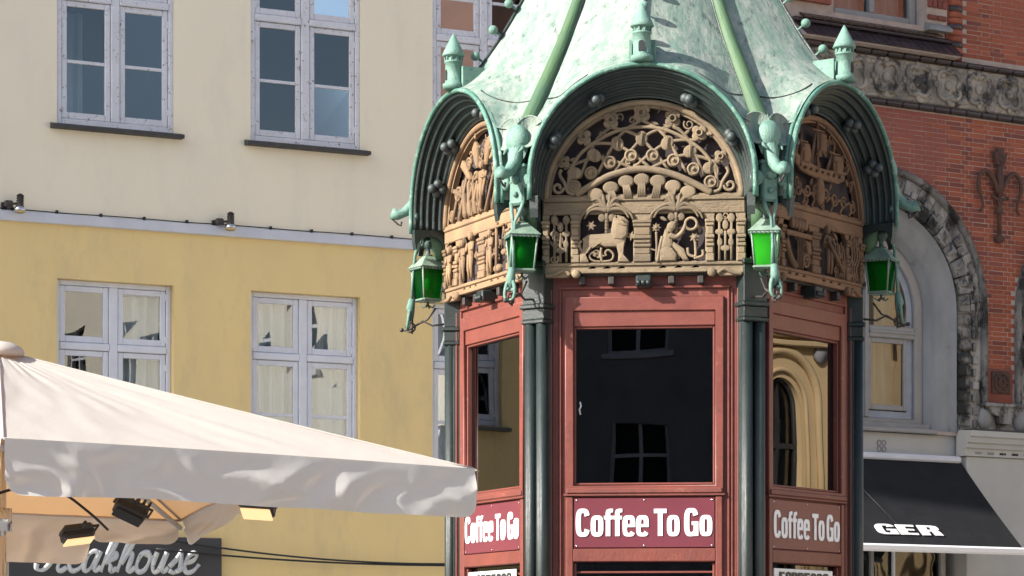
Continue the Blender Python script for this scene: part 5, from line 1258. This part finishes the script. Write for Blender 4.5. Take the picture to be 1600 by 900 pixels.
# ------------------------------------------------------------------ parasol
PA = Vector((-2.403, 13.3, 2.675)); PB = Vector((-.20, 14.6, 2.62)); PCc = Vector((-2.05, 17.4, 2.50)); PD = Vector((-4.95, 15.2, 2.55)); AP = Vector((-2.68, 14.7, 3.245))
PR = thing('parasol', (AP.x, AP.y, 0), 0, 'large white canvas parasol with wrinkled drooping valance in the left foreground', 'parasol')
off = Vector((AP.x, AP.y, 0))
def edge(b_, c, u):
    e = b_.lerp(c, u)
    if (b_-PB).length < 1e-6: e.z += .15*math.sin(PI*u)**.8 if 0 < u < 1 else 0
    return e
def tri(a, b_, c): # canopy panel from apex, slack between its ribs
    s = MB()
    def fn(u, v):
        e = edge(b_, c, u); p = a.lerp(e, v); p = p-off
        p.z -= .032*math.sin(PI*v)*(1-.8*abs(2*u-1))+.012*math.sin(PI*u)*v
        p.z += .010*noise.noise(Vector((u*6, v*3, b_.x*3)))*math.sin(PI*v)+.006*noise.noise(Vector((u*18, v*6, 2)))
        return p
    s.grid(fn, 40, 26); return s
for n_, (b_, c) in enumerate(((PA, PB), (PB, PCc), (PCc, PD), (PD, PA))): tri(AP, b_, c).build('canopy_panel', M['canvas'], PR)
def valance(b_, c, drop, seed, lab=None, curl=0.):
    s = MB(); d = (c-b_).normalized(); n_ = Vector((d.y, -d.x, 0)); Ln = (c-b_).length
    def fn(u, v):
        # rounded lower corners
        uu = u; e = edge(b_, c, uu)
        cut = 0
        for q in (uu*Ln, (1-uu)*Ln):
            if q < .09: cut = max(cut, .07*(1-math.sqrt(max(0, 1-(1-q/.09)**2))))
        dr = drop*(1+.05*noise.noise(Vector((u*5, seed, 0))))-cut
        x_ = u*Ln
        if (b_-PB).length < 1e-6: dr *= .12+.88*max(0, (u-.45)/.55)**.8
        wv = noise.noise(Vector((x_*1.7, v*.9, seed))); w2 = noise.noise(Vector((x_*2.6, v*1.2, seed+6)))
        tr = lambda q: abs((q % 1)*2-1)**.8
        fold = .032*tr(x_*1.15+v*.75+wv*.9+seed)**1.4*(.5+.6*v) + .026*tr(x_*2.1-v*1.15+w2*1.3)**2*(.4+.6*v)
        fold += .004*abs(noise.noise(Vector((x_*7-v*5, v*2.4, seed+13))))+.014*noise.noise(Vector((x_*3.1, v*2, seed+3)))
        fold *= .72; k_ = min(1, v*2.5)
        p = e-off+n_*(fold*k_+.015+curl*v*v)+Vector((0, 0, -dr*v+.006*math.sin(PI*u)))
        return p
    s.grid(fn, 150, 16)
    return s.build('valance', M['canvas_edge'], PR, None, 0)
valance(PA, PB, .262, 1.3); valance(PB, PCc, .18, 5.1); PM = PCc.lerp(PD, .17); valance(PCc, PM, .16, 8.4); valance(PM, PD, .30, 2.2); valance(PD, PA, .25, 3.2)
s = MB()
for a_, b_ in ((PA, PB), (PB, PCc), (PCc, PD), (PD, PA)):
    s.tube([edge(a_, b_, i/12)-off+Vector((0, 0, -.004-.010*math.sin(PI*i/12))) for i in range(13)], .008, 6)
s.build('hem', M['canvas'], PR)
for e in (PA, PB, PCc, PD):
    s = MB(); s.tube([AP.lerp(e, i/20)-off+Vector((0, 0, .001-.032*math.sin(PI*i/20)*.2)) for i in range(21)], .007, 6); s.build('rib_seam', M['canvas'], PR)
for e in (PA, PB, PCc, PD):
    s = MB(); q = e-off; tp = AP-off; s.tube([tp+Vector((0, 0, -.10)), tp.lerp(q, .5)+Vector((0, 0, -.09)), q+Vector((0, 0, -.05))], .016, 6); s.build('rib', M['canvas_edge'], PR)
    s = MB(); s.tube([Vector((0, 0, 2.75)), tp.lerp(q, .30)+Vector((0, 0, -.10))], .012, 6); s.build('strut', M['black'], PR)
s = MB(); s.lathe([(.04, 0), (.04, 3.2)], seg=14); s.lathe([(.07, 2.3), (.07, 2.42)], seg=14); s.build('pole', M['chrome'], PR)
s = MB(); s.lathe([(.35, .02), (.35, .10), (.1, .14)], seg=20); s.build('base', M['iron'], PR)
s = MB(); s.lathe([(.03, 3.20), (.13, 3.215), (.135, 3.235), (.12, 3.26), (.07, 3.285), (.01, 3.295)], seg=20); s.build('cap', M['canvas'], PR)
# lamps clipped under the parasol
def flood(loc, rot, lab, m):
    T = thing('floodlight', loc, rot, lab, 'floodlight'); 
    s = MB(); s.box(-.085, .085, -.03, .05, -.06, .06, .015)
    for i in range(6 if m is not M['warm'] else 0): s.box(-.08+i*.03, -.068+i*.03, .05, .075, -.055, .055, .002)
    s.build('housing', M['black'], T)
    s = MB(); s.box(-.078, .078, -.042, -.031, -.052, .052, .004); s.build('lens', m, T)
    s = MB(); s.tube([(-.095, .01, 0), (-.095, .01, .10), (.095, .01, .10), (.095, .01, 0)], .008, 6); s.tube([(0, .01, .10), (0, .01, .19)], .01, 6); s.build('bracket', M['black'], T)
    return T
T = flood((-1.98, 14.6, 2.40), R_(0), 'black floodlight hanging under the parasol, seen from behind', M['dark']); T.rotation_euler = (R_(70), R_(25), R_(15))
T = flood((-1.30, 14.4, 2.405), R_(0), 'lamp panel just below the parasol valance, its glow painted in for sunlight', M['warm']); T.rotation_euler = (R_(62), R_(4), R_(-8))
T = flood((-2.33, 15.1, 2.30), R_(0), 'lamp panel deeper under the parasol, left of the black floodlight, with sunlight glow added', M['warm']); T.rotation_euler = (R_(74), R_(-8), R_(25))
s = MB(); s.tube(smooth([(-2.62, 14.6, 2.58), (-2.34, 14.5, 2.50), (-2.2, 14.6, 2.40), (-2.14, 14.9, 2.32)], 6), .008, 6); tag(s.build('cable', M['cable']), 'short black cable looping down to the lamp under the parasol', 'cable')
s = MB(); s.tube(smooth([(-2.9, 13.4, 2.32), (-2.55, 13.5, 2.40), (-2.2, 13.9, 2.56), (-2.0, 14.2, 2.66)], 6), .008, 6); tag(s.build('cable', M['cable']), 'black cable rising along the parasol underside at the left edge', 'cable')
# GER on the awning
ger = text_mesh('GER', .96, .165, .006, M['signwhite']); q = inst(ger, 'lettering', AW)
t_ = .885; dy, dz = a1[0]-a0[0], a1[1]-a0[1]
q.location = (-.33, lerp(a0[0], a1[0], t_)-.008, lerp(a0[1], a1[1], t_)); q.rotation_euler.x = -math.atan2(-dy, -dz)
